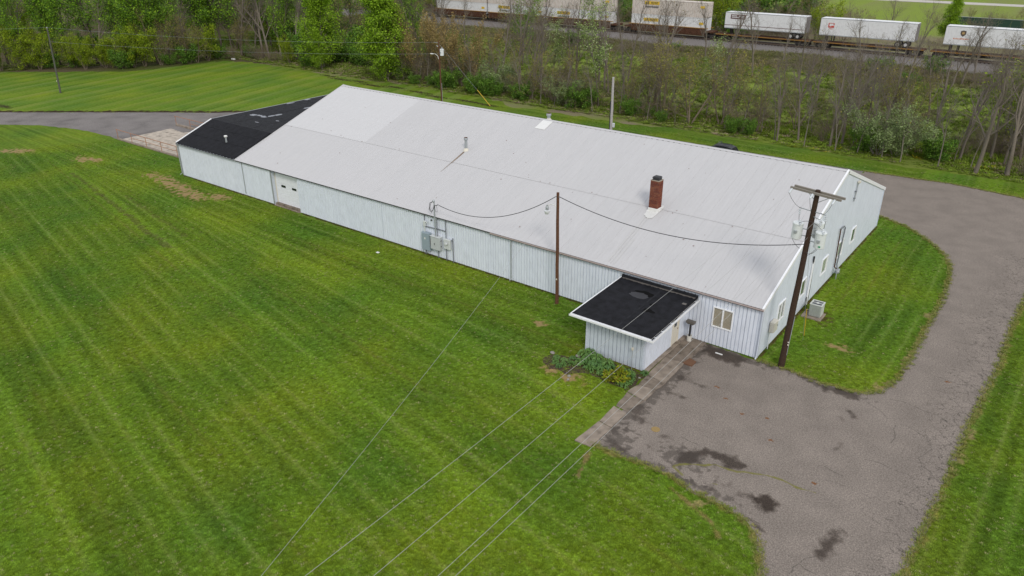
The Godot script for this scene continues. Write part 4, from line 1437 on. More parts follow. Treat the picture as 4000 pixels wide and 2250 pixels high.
	gf.cbox(V3(x0 - 0.1, -0.14, zr + 0.14), V3(x1 + 0.16, -0.02, zr + 0.165), 0.006, xf)
	gf.box(V3(x0 - 0.1, -0.15, zr), V3(x1 + 0.16, -0.135, zr + 0.15), xf)
	gf.box(V3(x0 - 0.1, -0.135, zr + 0.002), V3(x1, -0.02, zr + 0.02), xf)
	var g := part("gutter", gf, M.trim_white, o)
	for xx in [-8.9, -6.9, -4.4]:
		part("gutter_strap", MB.new().box(V3(xx, -0.03, zr), V3(xx + 0.04, -0.018, zr + 0.16), xf), M.trim_white, g)
	var gr := MB.new()
	gr.cbox(V3(x1 + 0.13, -0.16, 0.1), V3(x1 + 0.155, -0.03, zr + 0.13), 0.006, xf)
	gr.box(V3(x1 + 0.002, -0.17, 0.1), V3(x1 + 0.14, -0.155, zr + 0.13), xf)
	var g2 := part("gutter", gr, M.trim_white, o)
	for zz in [0.5, 2.0, 3.6, 4.7, 5.5]:
		part("gutter_strap", MB.new().box(V3(x1, -0.04, zz), V3(x1 + 0.15, -0.028, zz + 0.04), xf), M.trim_white, g2)
	part("verge", MB.new().cbox(V3(x0 - 0.05, -0.13, 0.05), V3(x0 + 0.02, 0.015, zr), 0.006, xf), M.trim_white, o)

# ---------------------------------------------------------------- walkway, ramp
func make_slabs() -> void:
	var wk := Node3D.new()
	wk.name = "walkway"
	add_child(wk)
	tag(wk, "row of weathered concrete slabs beside the parking area", "", "", "structure")
	for q in [
		[[-4.3, 0.02, -3.06, 0.02, -3.05, 3.0, -4.28, 3.0], 0.05, 1],
		[[-4.28, 3.02, -3.05, 3.02, -3.0, 5.62, -4.2, 5.3], 0.05, 0],
		[[-4.2, 5.34, -3.0, 5.66, -3.08, 6.42, -4.1, 6.5], 0.04, 1],
		[[-4.1, 6.54, -3.08, 6.46, -3.08, 7.72, -4.24, 7.5], 0.045, 0],
		[[-4.24, 7.56, -3.1, 7.8, -3.34, 9.1, -4.06, 9.08], 0.03, 1],
		[[-4.16, 9.16, -3.3, 9.3, -3.26, 10.82, -4.05, 10.7], 0.045, 0],
		[[-4.06, 10.76, -3.26, 10.88, -3.3, 12.74, -4.16, 12.82], 0.045, 0]]:
		part("slab", MB.new().slab(ragged(P2(q[0]), 0.3, 0.07, 61), -0.05, q[1]), M.concrete_wet if q[2] else M.concrete, wk)
	var rp := Node3D.new()
	rp.name = "loading_ramp"
	add_child(rp)
	tag(rp, "pale concrete loading ramp between two kerbs by the annex", "", "", "structure")
	part("slab", MB.new().slab(ragged(P2([-78.7, -3.5, -79.0, -10.0, -75.8, -9.7, -75.2, -10.5, -59.7, -10.5, -59.7, -3.5]), 0.6, 0.12, 62), -0.1, 0.03), M.concrete_pale, rp)
	part("kerb", MB.new().cbox(V3(-79.3, -0.1, -3.5), V3(-59.65, 0.14, -3.22), 0.02), M.concrete, rp)
	part("kerb", MB.new().cbox(V3(-80.0, -0.1, -11.5), V3(-59.65, 0.22, -11.2), 0.02), M.concrete, rp)
	for q in [[-3.36, -79.1, -3.2], [-11.35, -80.0, -3.2]]:
		var lab := "rust-orange pipe handrail beside the lawn along the concrete loading ramp" if q[0] > -5 else "rust-orange pipe handrail beside the asphalt drive across the loading ramp"
		var r := thing("handrail", lab, "handrail", V3(q[1], 0.1, q[0]), 0.0, "handrails of the loading ramp")
		for k in 7:
			part("post", MB.new().rod(V3(k * 3.2, 0, 0), V3(k * 3.2, 1.06, 0), 0.032, 8), M.rust_rail, r)
		part("top_rail", MB.new().rod(V3(-0.12, 1.08, 0), V3(19.2, 1.08, 0), 0.036, 8), M.rust_rail, r)
		part("middle_rail", MB.new().rod(V3(3.2, 0.55, 0), V3(19.2, 0.55, 0), 0.028, 8), M.rust_rail, r)

# ---------------------------------------------------------------- poles, wires, services
func hang(a: Vector3, b: Vector3, sag: float, n := 24) -> PackedVector3Array:
	var r := PackedVector3Array()
	for i in n + 1:
		var t := float(i) / n
		r.append(a.lerp(b, t) - Vector3.UP * sag * 4.0 * t * (1.0 - t))
	return r

func even(n: int, r: float) -> PackedFloat32Array:
	var p := PackedFloat32Array()
	p.resize(n)
	p.fill(r)
	return p

func wire(called: String, a: Vector3, b: Vector3, sag: float, r: float, m: Material, label: String, group := "") -> void:
	var p := hang(a, b, sag)
	single(called, MB.new().tube(p, even(p.size(), r), 5), m, label, "wire", Vector3.ZERO, group)

func pole_mesh(a: Vector3, b: Vector3, r0: float, r1: float) -> MB:
	var p := PackedVector3Array()
	var r := PackedFloat32Array()
	for i in 9:
		var t := i / 8.0
		p.append(a.lerp(b, t) + V3(sin(i * 1.7), 0, cos(i * 2.3)) * 0.008)
		r.append(lerpf(r0, r1, t))
	return MB.new().tube(p, r, 14)

func insulator(at: Vector3, dir: Vector3, n := 3) -> MB:
	var mb := MB.new()
	var b := Basis.looking_at(dir.normalized(), Vector3.UP if absf(dir.normalized().y) < 0.9 else Vector3.RIGHT)
	b = b * Basis(Vector3.RIGHT, -PI / 2)
	for k in n:
		mb.lathe([Vector2(0.02, k * 0.1), Vector2(0.06, k * 0.1 + 0.03), Vector2(0.055, k * 0.1 + 0.05), Vector2(0.02, k * 0.1 + 0.1)], 10, Transform3D(b, at))
	return mb

func transformer(pole: Node3D, at: Vector3, toward: Vector3, label: String) -> void:
	var t := part("transformer", MB.new().lathe([Vector2(0, -0.85), Vector2(0.25, -0.85), Vector2(0.27, -0.82), Vector2(0.27, -0.06), Vector2(0.29, -0.05), Vector2(0.29, 0.0), Vector2(0.26, 0.035), Vector2(0, 0.06)], 22), M.tank, pole, at)
	tag(t, label)
	var d := (toward - at) * V3(1, 0, 1)
	var ln := d.length()
	d = d.normalized()
	part("bracket", MB.new().rod(d * 0.24 + V3(0, -0.25, 0), d * (ln - 0.08) + V3(0, -0.25, 0), 0.03).rod(d * 0.24 + V3(0, -0.62, 0), d * (ln - 0.08) + V3(0, -0.62, 0), 0.03), M.galv, t)
	part("bushing", insulator(V3(0.08, 0.04, 0.06), Vector3.UP, 2), M.porcelain, t)
	part("arrester", insulator(V3(0.16, -0.05, 0.22), V3(0.2, 1, 0.3), 2), M.porcelain, t)
	part("lug", MB.new().cbox(V3(-0.08, -0.5, 0.25), V3(0.08, -0.34, 0.33), 0.015), M.galv, t)

func make_poles() -> void:
	# transformer pole by the corner of the warehouse
	var foot := V3(1.41, -0.1, -0.16)
	var tip := V3(1.72, 10.56, -0.02)
	var o := thing("utility_pole", "dark brown utility pole with double crossarm and three transformers beside the warehouse corner", "utility pole")
	part("pole", pole_mesh(foot, tip, 0.19, 0.125), M.pole_dark, o)
	var ax := V3(2.6, 0.0, 0.62).normalized()
	var az := ax.cross(Vector3.UP).normalized()
	for s in [-1.0, 1.0]:
		part("crossarm", MB.new().cbox(V3(-1.4, -0.06, -0.05), V3(1.4, 0.06, 0.05), 0.012, Transform3D(Basis(ax, Vector3.UP, ax.cross(Vector3.UP)), V3(1.72, 10.42, 0.0) + az * s * 0.19)), M.timber, o)
	for s in [-1.0, 1.0]:
		part("brace", MB.new().rod(V3(1.72, 10.36, 0) + ax * s * 0.75 - az * 0.22, V3(1.7, 9.85, 0) - az * 0.15, 0.018, 6), M.galv, o)
	var ends := {"b": -1.3, "c": -0.12, "d": 1.08}
	var starts := {}
	for k in ends:
		var p: Vector3 = V3(1.72, 10.36, 0) + ax * ends[k] - az * -0.2
		var dir := V3(-0.03, -0.35, 1.0).normalized()
		part("insulator", insulator(p, dir, 4), M.porcelain, o)
		starts[k] = p + dir * 0.42
		part("jumper", MB.new().tube(hang(p + dir * 0.4, V3(1.68, 9.45, 0) + ax * (ends[k] * 0.4), 0.22, 10), even(11, 0.009), 4), M.cable, o)
	# fuse bracket and cut-outs
	part("fuse_bracket", MB.new().rod(V3(1.69, 9.4, -0.02), V3(1.69, 9.45, -0.02) - ax * 0.75 + az * 0.1, 0.025, 6).rod(V3(1.69, 9.4, -0.02), V3(1.69, 9.42, -0.02) + ax * 0.72 + az * 0.05, 0.025, 6).rod(V3(1.69, 9.15, -0.02), V3(1.69, 9.15, -0.02) + ax * 0.5 + az * 0.2, 0.025, 6), M.galv, o)
	for s in [V3(1.69, 9.35, 0) - ax * 0.75, V3(1.69, 9.35, 0) + ax * 0.72, V3(1.69, 9.05, 0) + ax * 0.48]:
		part("cutout", insulator(s, V3(0.1, -1, 0.2), 3), M.porcelain, o)
	transformer(o, V3(1.02, 8.62, -0.1), V3(1.66, 0, -0.05), "pale grey transformer tank on the side of the roof")
	transformer(o, V3(2.28, 8.42, 0.06), V3(1.66, 0, -0.05), "pale grey transformer tank with a green mark")
	transformer(o, V3(1.9, 8.66, -0.72), V3(1.66, 0, -0.05), "")
	part("green_mark", MB.new().box(V3(2.3, 7.68, 0.31), V3(2.42, 7.76, 0.335)), M.green_mark, o)
	for q in [[V3(0.95, 9.3, -0.15), V3(1.05, 8.75, -0.05), 0.1], [V3(2.4, 9.3, 0.1), V3(2.35, 8.55, 0.1), 0.25], [V3(2.2, 9.0, 0.1), V3(1.95, 8.75, -0.65), 0.2], [V3(1.1, 8.7, 0.1), V3(2.3, 8.6, 0.2), -0.25], [V3(2.5, 8.2, 0.2), V3(1.6, 6.9, 0.0), 0.25], [V3(0.85, 7.85, 0.1), V3(1.35, 7.3, 0.05), 0.1], [V3(2.3, 7.6, 0.2), V3(1.7, 7.2, 0.1), 0.2]]:
		part("lead", MB.new().tube(hang(q[0], q[1], q[2], 10), even(11, 0.011), 4), M.cable, o)
	part("ground_conduit", MB.new().rod(foot + V3(0.2, 0.9, 0.05), foot + V3(0.29, 3.4, 0.1), 0.022, 6), M.galv, o)
	for y in [1.5, 1.66]:
		part("pole_tag", MB.new().box(V3(1.6, y, 0.03), V3(1.68, y + 0.07, 0.06)), M.cream, o)
	# line wires running over the lawn towards the next pole
	wire("line_wire", starts.b, V3(-0.1, 10.5, 74.0), 1.0, 0.0055, M.bare_wire, "overhead line wire from the crossarm end above the roof", "overhead line wires")
	wire("line_wire", starts.c, V3(1.25, 10.5, 74.0), 1.0, 0.0055, M.bare_wire, "overhead line wire from the middle of the crossarm", "overhead line wires")
	wire("line_wire", starts.d, V3(2.4, 10.5, 74.0), 1.0, 0.0055, M.bare_wire, "overhead line wire from the crossarm end above the gable", "overhead line wires")
	wire("line_wire", V3(1.66, 8.0, 0.08), V3(2.0, 9.6, 74.0), 1.0, 0.006, M.bare_wire, "lower overhead neutral wire tied to the transformer pole", "overhead line wires")
	# guy anchor with its yellow guard
	var gy := thing("guy_wire", "guy wire with long yellow guard beside the air conditioner", "guy wire", V3(1.43, 0, -3.86))
	part("guard", MB.new().rod(V3(0.02, 0.35, 0.02), V3(0.07, 2.42, 0.72), 0.022, 8), M.yellow, gy)
	part("strand", MB.new().rod(V3(0, -0.1, -0.05), V3(0.26, 8.6, 3.78), 0.008, 5), M.galv, gy)
	# lamp pole in the lawn
	var lp := thing("lamp_pole", "reddish brown wooden pole with a white yard lamp on the lawn", "lamp pole")
	part("pole", pole_mesh(V3(-13.25, -0.1, 1.01), V3(-13.4, 7.68, 1.0), 0.125, 0.09), M.pole_brown, lp)
	part("pole_tag", MB.new().box(V3(-13.3, 1.75, 1.11), V3(-13.22, 1.85, 1.135)), M.cream, lp)
	part("clevis", MB.new().rod(V3(-13.4, 7.4, 1.0), V3(-13.22, 7.42, 1.06), 0.03, 6).rod(V3(-13.4, 7.42, 1.0), V3(-13.55, 7.4, 1.04), 0.03, 6), M.galv, lp)
	part("lamp_arm", MB.new().tube(PackedVector3Array([V3(-13.42, 6.62, 1.02), V3(-13.55, 6.8, 1.04), V3(-13.78, 6.86, 1.07), V3(-14.02, 6.76, 1.1), V3(-14.1, 6.62, 1.1)]), even(5, 0.024), 8), M.white_paint, lp)
	var lh := part("lamp_head", MB.new().lathe([Vector2(0.1, -0.16), Vector2(0.11, 0.08), Vector2(0.08, 0.16), Vector2(0.05, 0.17), Vector2(0.05, 0.25), Vector2(0, 0.26)], 16), M.galv, lp, V3(-14.12, 6.5, 1.1))
	part("lens", MB.new().lathe([Vector2(0, -0.36), Vector2(0.12, -0.36), Vector2(0.19, -0.2), Vector2(0.19, -0.12), Vector2(0.1, -0.09)], 18), M.lamp_glass, lh)
	wire("lamp_feed_wire", V3(-13.45, 7.3, 1.05), V3(3.74, 9.2, 46.0), 0.75, 0.0052, M.bare_wire, "thin wire from the lamp pole crossing the lawn")
	# heavy service cable: transformer pole, lamp pole, mast on the wall
	wire("service_cable", V3(1.5, 7.55, -0.02), V3(-13.3, 7.45, 1.04), 1.05, 0.024, M.cable, "thick black service cable sagging between the transformer pole and the lamp pole")
	wire("service_cable", V3(-13.5, 7.42, 1.03), V3(-24.2, 4.36, 0.33), 1.15, 0.024, M.cable, "thick black service cable sagging from the lamp pole to the wall mast")
	# poles behind the warehouse
	var bp := thing("street_light_pole", "brown utility pole with one transformer and a street light behind the warehouse", "utility pole", V3(-62.9, 0, -42.5))
	part("pole", pole_mesh(V3(0, -0.1, 0), V3(-0.16, 8.4, 0), 0.12, 0.085), M.pole_brown, bp)
	transformer(bp, V3(0.62, 7.3, 0.25), V3(-0.1, 0, 0), "white transformer tank")
	part("lamp_arm", MB.new().tube(PackedVector3Array([V3(-0.2, 5.9, 0.1), V3(-0.3, 6.3, 0.12), V3(-0.8, 6.55, 0.14), V3(-1.2, 6.55, 0.15)]), even(4, 0.035), 8), M.white_paint, bp)
	part("lamp_head", MB.new().cbox(V3(-1.65, 6.45, 0.05), V3(-1.15, 6.58, 0.25), 0.03), M.white_paint, bp)
	part("insulator", insulator(V3(-0.2, 7.6, 0.1), V3(-1, 0.3, 0), 3), M.porcelain, bp)
	part("crossarm", MB.new().rod(V3(-0.16, 8.05, 0), V3(-0.95, 8.1, 0.1), 0.03, 6), M.galv, bp)
	part("conduit", MB.new().rod(V3(0.17, 0, 0.02), V3(0.13, 2.6, 0.02), 0.03, 6), M.galv, bp)
	var gw := thing("guy_wire", "guy wire with yellow guard anchored behind the warehouse ridge", "guy wire", V3(-54.95, 0, -44.05))
	part("guard", MB.new().rod(V3(-0.2, 0.05, 0.04), V3(-2.2, 2.1, 0.42), 0.045, 8), M.yellow, gw)
	part("strand", MB.new().rod(V3(-0.1, -0.05, 0.0), V3(-8.05, 7.9, 1.5), 0.01, 5), M.galv, gw)
	var gp := thing("service_pole", "weathered pale grey wooden pole carrying a meter behind the ridge", "utility pole", V3(-32.75, 0, -39.0))
	part("pole", pole_mesh(V3(0, -0.1, 0), V3(-0.08, 7.05, 0), 0.17, 0.13), M.pole_grey, gp)
	part("conduit", MB.new().rod(V3(-0.2, 0.1, 0.05), V3(-0.24, 4.3, 0.05), 0.05, 8), M.black, gp)
	part("meter", MB.new().cbox(V3(0.16, 1.3, -0.1), V3(0.42, 1.8, 0.14), 0.03), M.meter_white, gp)
	part("wire_loop", MB.new().tube(hang(V3(-0.1, 6.9, 0.05), V3(-0.2, 6.0, 0.05), 0.5, 8), even(9, 0.012), 4), M.cable, gp)
	wire("service_wire", V3(-32.85, 6.5, -39), V3(-62.9, 6.9, -42.5), 0.9, 0.012, M.cable, "dark wire between the pale grey pole and the street light pole")
	var fp := thing("field_pole", "leaning grey wooden pole standing in the far lawn before the woods", "utility pole", V3(-113.5, 0, -12.2))
	part("pole", pole_mesh(V3(0, -0.1, 0), V3(0.35, 9.4, -0.3), 0.14, 0.09), M.pole_weathered, fp)
	part("insulator", insulator(V3(0.34, 9.35, -0.3), Vector3.UP, 2), M.porcelain, fp)
	part("pole_tag", MB.new().box(V3(0.05, 1.75, 0.15), V3(0.17, 1.9, 0.18)), M.cream, fp)
	wire("field_wire", V3(-113.1, 9.5, -12.5), V3(-63.85, 8.1, -42.4), 0.7, 0.008, M.galv, "upper wire strung from the leaning pole past the green trees", "wires before the woods")
	wire("field_wire", V3(-113.2, 7.5, -12.4), V3(-63.1, 6.6, -42.5), 0.6, 0.008, M.galv, "lower wire strung from the leaning pole past the green trees", "wires before the woods")
	wire("field_wire", V3(-113.1, 9.5, -12.5), V3(-170, 9.4, 14.0), 0.9, 0.008, M.galv, "upper wire leaving the leaning pole along the woods", "wires before the woods")

func make_services() -> void:
	# electrical gear on the front wall
	var c1 := thing("disconnect_cabinet", "tall blue-grey electrical cabinet mounted on the front wall", "electrical box", V3(-25.72, 0.95, 0.04))
	part("cabinet", MB.new().cbox(V3(-0.44, -0.5, 0), V3(0.36, 0.92, 0.3), 0.02), M.cabinet_grey, c1)
	part("cabinet_door", MB.new().cbox(V3(-0.41, -0.46, 0.3), V3(0.33, 0.89, 0.325), 0.01), M.cabinet_grey, c1)
	part("notice", MB.new().box(V3(-0.12, 0.4, 0.325), V3(0.0, 0.55, 0.329)), M.white_paint, c1)
	part("handle", MB.new().cbox(V3(0.37, -0.05, 0.12), V3(0.42, 0.5, 0.2), 0.01), M.maroon, c1)
	var c2 := thing("meter_cabinet", "wide pale grey two-door electrical cabinet on the front wall", "electrical box", V3(-24.72, 0.95, 0.04))
	part("cabinet", MB.new().cbox(V3(-0.5, -0.22, 0), V3(0.42, 0.8, 0.3), 0.02), M.cabinet_pale, c2)
	part("lid", MB.new().cbox(V3(-0.54, 0.8, -0.02), V3(0.45, 0.84, 0.36), 0.012), M.meter_white, c2)
	for s in [-1, 1]:
		part("cabinet_door", MB.new().cbox(V3(-0.48 if s < 0 else -0.035, -0.2, 0.3), V3(-0.045 if s < 0 else 0.4, 0.78, 0.325), 0.01), M.cabinet_pale, c2)
	part("handle", MB.new().cbox(V3(-0.12, 0.16, 0.325), V3(-0.07, 0.32, 0.35), 0.008), M.black, c2)
	for y in [0.05, 0.5]:
		part("hinge", MB.new().box(V3(0.42, y, 0.1), V3(0.435, y + 0.1, 0.2)), M.conduit, c2)
	var c3 := thing("electric_meter", "white electric meter box with a round meter on the front wall", "electrical box", V3(-23.72, 1.1, 0.04))
	part("box", MB.new().cbox(V3(-0.3, -0.12, 0), V3(0.34, 0.68, 0.2), 0.03), M.meter_white, c3)
	part("meter", MB.new().lathe([Vector2(0.13, 0), Vector2(0.13, 0.05), Vector2(0.105, 0.06), Vector2(0.1, 0.13), Vector2(0, 0.15)], 18, Transform3D(Basis(Vector3.RIGHT, PI / 2), V3(0.02, 0.34, 0.2))), M.meter_white, c3)
	part("meter_ring", MB.new().lathe([Vector2(0.135, 0), Vector2(0.135, 0.02), Vector2(0.11, 0.03)], 18, Transform3D(Basis(Vector3.RIGHT, PI / 2), V3(0.02, 0.34, 0.205))), M.conduit, c3)
	var j := thing("conduit_box", "small white junction box with elbow near the eave", "electrical box", V3(-25.98, 2.3, 0.04))
	part("box", MB.new().cbox(V3(-0.1, 0, 0), V3(0.13, 0.42, 0.16), 0.03), M.meter_white, j)
	part("elbow", MB.new().tube(PackedVector3Array([V3(0.14, 0.36, 0.1), V3(0.2, 0.38, 0.1), V3(0.24, 0.36, 0.1), V3(0.25, 0.28, 0.1)]), even(4, 0.05), 8), M.meter_white, j)
	part("stub", MB.new().rod(V3(0, -0.45, 0.08), V3(0, 0, 0.08), 0.06, 8), M.meter_white, j)
	var m := thing("service_mast", "steel service mast with weatherhead rising above the eave", "conduit mast", V3(-24.78, 0, 0.14))
	part("mast", MB.new().rod(V3(0, 1.8, 0.08), V3(0, 4.5, 0.08), 0.05, 10), M.galv, m)
	part("weatherhead", MB.new().lathe([Vector2(0.07, 0), Vector2(0.1, 0.06), Vector2(0.09, 0.16), Vector2(0, 0.2)], 12, Transform3D(Basis(Vector3.BACK, 0.5), V3(0, 4.46, 0.08))), M.galv, m)
	for k in 4:
		var s := 0.07 * k
		part("drip_loop", MB.new().tube(PackedVector3Array([V3(-0.06, 4.52, 0.12), V3(-0.25 - s, 4.35, 0.16), V3(-0.36 - s * 0.6, 3.95 - s, 0.18), V3(-0.2, 3.75 - s * 0.8, 0.2), V3(0.0, 3.95, 0.2), V3(0.2 - s, 4.25, 0.18), V3(0.5, 4.36, 0.18)] if k < 3 else [V3(0.08, 4.2, 0.12), V3(0.2, 3.85, 0.2), V3(0.4, 3.8, 0.22), V3(0.38, 4.1, 0.2), V3(0.3, 4.3, 0.18), V3(0.45, 4.42, 0.18), V3(0.6, 4.36, 0.18)]), even(7, 0.013), 5), M.cable, m)
	part("spare_conduit", MB.new().rod(V3(0.12, 1.75, 0.02), V3(0.12, 3.3, 0.02), 0.035, 8), M.conduit, m)
	var runs := thing("conduit_runs", "dark conduits running between the electrical boxes and the ground", "conduit", V3(0, 0, 0.05))
	for q in [[V3(-26.02, 2.7, 0), V3(-26.02, 3.3, 0)], [V3(-25.98, 2.28, 0.03), V3(-24.8, 2.32, 0.03)], [V3(-24.66, 3.22, 0.03), V3(-23.86, 3.24, 0.03)], [V3(-23.86, 1.8, 0.03), V3(-23.86, 3.25, 0.03)], [V3(-24.66, 2.34, 0.03), V3(-23.86, 2.34, 0.03)], [V3(-26.0, -0.05, 0.03), V3(-26.0, 0.5, 0.03)], [V3(-24.7, -0.05, 0.03), V3(-24.7, 0.75, 0.03)], [V3(-23.88, -0.05, 0.03), V3(-23.88, 1.0, 0.03)], [V3(-23.2, -0.05, 0.03), V3(-23.2, 1.95, 0.03)], [V3(-23.38, 1.75, 0.03), V3(-23.2, 1.75, 0.03)]]:
		part("conduit", MB.new().rod(q[0], q[1], 0.035, 8), M.conduit, runs)
	single("wall_knob", MB.new().cbox(V3(-0.06, -0.06, 0), V3(0.06, 0.06, 0.08), 0.02), M.black, "small black fitting on the wall above the electrical cabinets", "fitting", V3(-25.3, 2.9, 0.025))
	# air conditioner
	var ac := thing("air_conditioner", "light grey air conditioner condenser standing on a concrete pad", "air conditioner", V3(1.04, 0, -7.5))
	part("pad", MB.new().cbox(V3(-0.75, -0.02, -0.55), V3(0.5, 0.09, 0.62), 0.02), M.concrete, ac)
	part("housing", MB.new().cbox(V3(-0.36, 0.1, -0.36), V3(0.36, 0.9, 0.36), 0.03), M.ac_shaded, ac)
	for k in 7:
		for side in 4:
			part("louver_panel", MB.new().cbox(V3(-0.33 + k * 0.095, 0.15, 0.36), V3(-0.25 + k * 0.095, 0.84, 0.372), 0.004, Transform3D(Basis(Vector3.UP, side * PI / 2), Vector3.ZERO)), M.ac_shaded if side == 0 else M.ac_lit, ac)  # front louvers get the painted shade, the other sides the lit grey
	var tf := MB.new()
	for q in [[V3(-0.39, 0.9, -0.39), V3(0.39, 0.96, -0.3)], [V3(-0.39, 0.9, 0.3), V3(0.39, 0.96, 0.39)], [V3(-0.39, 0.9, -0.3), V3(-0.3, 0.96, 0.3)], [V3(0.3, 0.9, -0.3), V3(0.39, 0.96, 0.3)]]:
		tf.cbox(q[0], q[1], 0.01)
	var top_ := part("top_frame", tf, M.ac_lit, ac)
	part("fan_well", MB.new().box(V3(-0.3, 0.89, -0.3), V3(0.3, 0.905, 0.3)), M.conduit, top_)
	part("fan_hub", MB.new().lathe([Vector2(0.11, 0.94), Vector2(0.1, 0.965), Vector2(0, 0.97)], 16), M.ac_lit, top_)
	for k in 6:
		part("grille_bar", MB.new().box(V3(-0.3, 0.935, -0.26 + k * 0.1), V3(0.3, 0.945, -0.25 + k * 0.1)), M.conduit, top_)
	part("grille_bar", MB.new().box(V3(-0.3, 0.93, -0.035), V3(0.3, 0.95, 0.035)), M.ac_lit, top_)
	part("hose", MB.new().tube(PackedVector3Array([V3(-0.36, 0.3, 0.0), V3(-0.6, 0.14, -0.2), V3(-0.85, 0.2, -0.6), V3(-0.98, 0.7, -1.0), V3(-0.98, 1.4, -1.2)]), even(5, 0.025), 6), M.black, ac)
	# gas meter with its riser pipes
	var gm := thing("gas_meter", "grey gas meter low against the gable wall with a dark riser", "gas meter", V3(0.3, 0, -14.5))
	part("meter_body", MB.new().cbox(V3(-0.14, 0.28, -0.2), V3(0.16, 0.62, 0.16), 0.05), M.galv, gm)
	part("regulator", MB.new().lathe([Vector2(0, 0), Vector2(0.12, 0.02), Vector2(0.13, 0.07), Vector2(0.05, 0.12), Vector2(0, 0.14)], 14, Transform3D(Basis(Vector3.RIGHT, PI / 2), V3(0.1, 0.5, 0.2))), M.galv, gm)
	part("inlet_pipe", MB.new().tube(PackedVector3Array([V3(0.1, -0.05, 0.42), V3(0.1, 0.5, 0.42), V3(0.1, 0.55, 0.3)]), even(3, 0.03), 8), M.galv, gm)
	part("riser", MB.new().tube(PackedVector3Array([V3(-0.05, 0.6, 0.0), V3(-0.2, 0.75, 0.1), V3(-0.2, 3.7, 0.4)]), even(3, 0.045), 8), M.rust, gm)
	part("riser", MB.new().tube(PackedVector3Array([V3(-0.05, 0.6, -0.1), V3(-0.2, 0.75, -0.5), V3(-0.2, 3.45, -0.85), V3(-0.2, 3.7, -0.4), V3(-0.2, 3.7, 0.4)]), even(5, 0.045), 8), M.conduit, gm)
	# line set up the gable, and other pipes
	var ls := thing("line_set", "dark refrigerant line set climbing the gable above the air conditioner", "pipe", V3(0.08, 0, -8.7))
	part("pipe", MB.new().tube(PackedVector3Array([V3(0, 0.3, 0.0), V3(0, 1.4, 0.0), V3(0, 2.6, 0.1), V3(0, 3.6, 0.25)]), even(4, 0.05), 8), M.black, ls)
	part("pipe_cover", MB.new().cbox(V3(-0.06, 0.1, 0.1), V3(0.05, 3.4, 0.22), 0.015), M.trim_white, ls)
	var vp := thing("vent_pipe", "thin grey vent pipe high on the gable under the ridge", "pipe", V3(0.08, 0, -16.6))
	part("pipe", MB.new().rod(V3(0, 5.1, 0.2), V3(0, 6.4, -0.1), 0.04, 8), M.galv, vp)
	part("hood", MB.new().cbox(V3(-0.06, 6.38, -0.22), V3(0.14, 6.55, 0.04), 0.03), M.beige, vp)
	for y in [5.3, 5.8]:
		part("strap", MB.new().box(V3(-0.07, y, 0.05), V3(0.05, y + 0.05, 0.25)), M.conduit, vp)
	var ub := thing("utility_box", "beige utility box on the gable wall under the corner window", "electrical box", V3(0.03, 1.15, -1.75))
	part("box", MB.new().cbox(V3(0, 0, -0.32), V3(0.28, 0.68, 0.32), 0.025), M.beige, ub)
	part("box_door", MB.new().cbox(V3(0.28, 0.03, -0.29), V3(0.298, 0.65, 0.29), 0.008), M.beige, ub)
	part("latch", MB.new().cbox(V3(0.298, 0.3, -0.22), V3(0.32, 0.42, -0.18), 0.006), M.conduit, ub)
	part("conduit", MB.new().rod(V3(0.05, -1.15, 0.2), V3(0.05, 0, 0.2), 0.03, 8), M.trim_white, ub)
	# smoking stand: grey urn-box on a black post in a white bucket
	var st := thing("post_in_bucket", "black post with grey box top standing in a white bucket by the porch door", "stand", V3(-4.02, 0.05, 0.42))
	var bk := part("bucket", MB.new().lathe([Vector2(0, 0), Vector2(0.135, 0), Vector2(0.15, 0.34), Vector2(0.158, 0.345), Vector2(0.158, 0.37), Vector2(0.14, 0.37), Vector2(0.128, 0.3), Vector2(0, 0.3)], 22), M.bucket, st)
	part("fill", MB.new().lathe([Vector2(0.13, 0.29), Vector2(0, 0.31)], 18), M.stone, bk)
	part("post", MB.new().rod(V3(0, 0.05, 0), V3(0, 1.16, 0), 0.06, 10), M.black, st)
	var bx := MB.new()
	bx.cbox(V3(-0.27, 1.2, -0.14), V3(0.27, 1.36, 0.14), 0.02)
	bx.cbox(V3(-0.2, 1.13, -0.1), V3(0.2, 1.2, 0.1), 0.02)
	part("box_top", bx, M.grey_lid, st)
	single("steel_plate", MB.new().slab(ragged(P2([-3.18, 3.02, -3.08, 2.28, -2.6, 2.45, -2.62, 3.05]), 0.3, 0.03, 71), 0.0, 0.07), M.rust_plate, "rust-brown steel plate lying across the slab edge", "plate")
	single("drain_cover", MB.new().lathe([Vector2(0.22, -0.02), Vector2(0.22, 0.02), Vector2(0.2, 0.026), Vector2(0, 0.028)], 20), M.tan_lid, "round tan drain cover set in the asphalt", "drain cover", V3(-1.46, 0.0, 9.6))
	var op := thing("outlet_post", "white outlet box on a thin grey conduit before the porch wall", "outlet", V3(-5.17, 0, 5.4))
	part("conduit", MB.new().rod(V3(0, -0.05, 0), V3(-0.03, 1.3, 0), 0.018, 6), M.galv, op)
	part("box", MB.new().cbox(V3(-0.09, 1.28, -0.05), V3(0.03, 1.46, 0.05), 0.012), M.beige, op)
	single("white_scrap", MB.new().cbox(V3(-0.14, 0, -0.1), V3(0.14, 0.07, 0.1), 0.03), M.white_paint, "small white scrap lying on the lawn before the wall", "litter", V3(-29.1, 0.0, 2.2))
	single("white_board", MB.new().cbox(V3(-0.22, 0, -0.05), V3(0.22, 0.03, 0.06), 0.008), M.white_paint, "short white board lying on the asphalt by the wall", "board", V3(-1.95, 0.012, 0.75))
	single("white_debris", MB.new().cbox(V3(-0.45, 0, -0.2), V3(0.45, 0.25, 0.2), 0.06), M.white_paint, "white debris lying at the edge of the far woods", "litter", V3(-120.3, 0, -47.0))

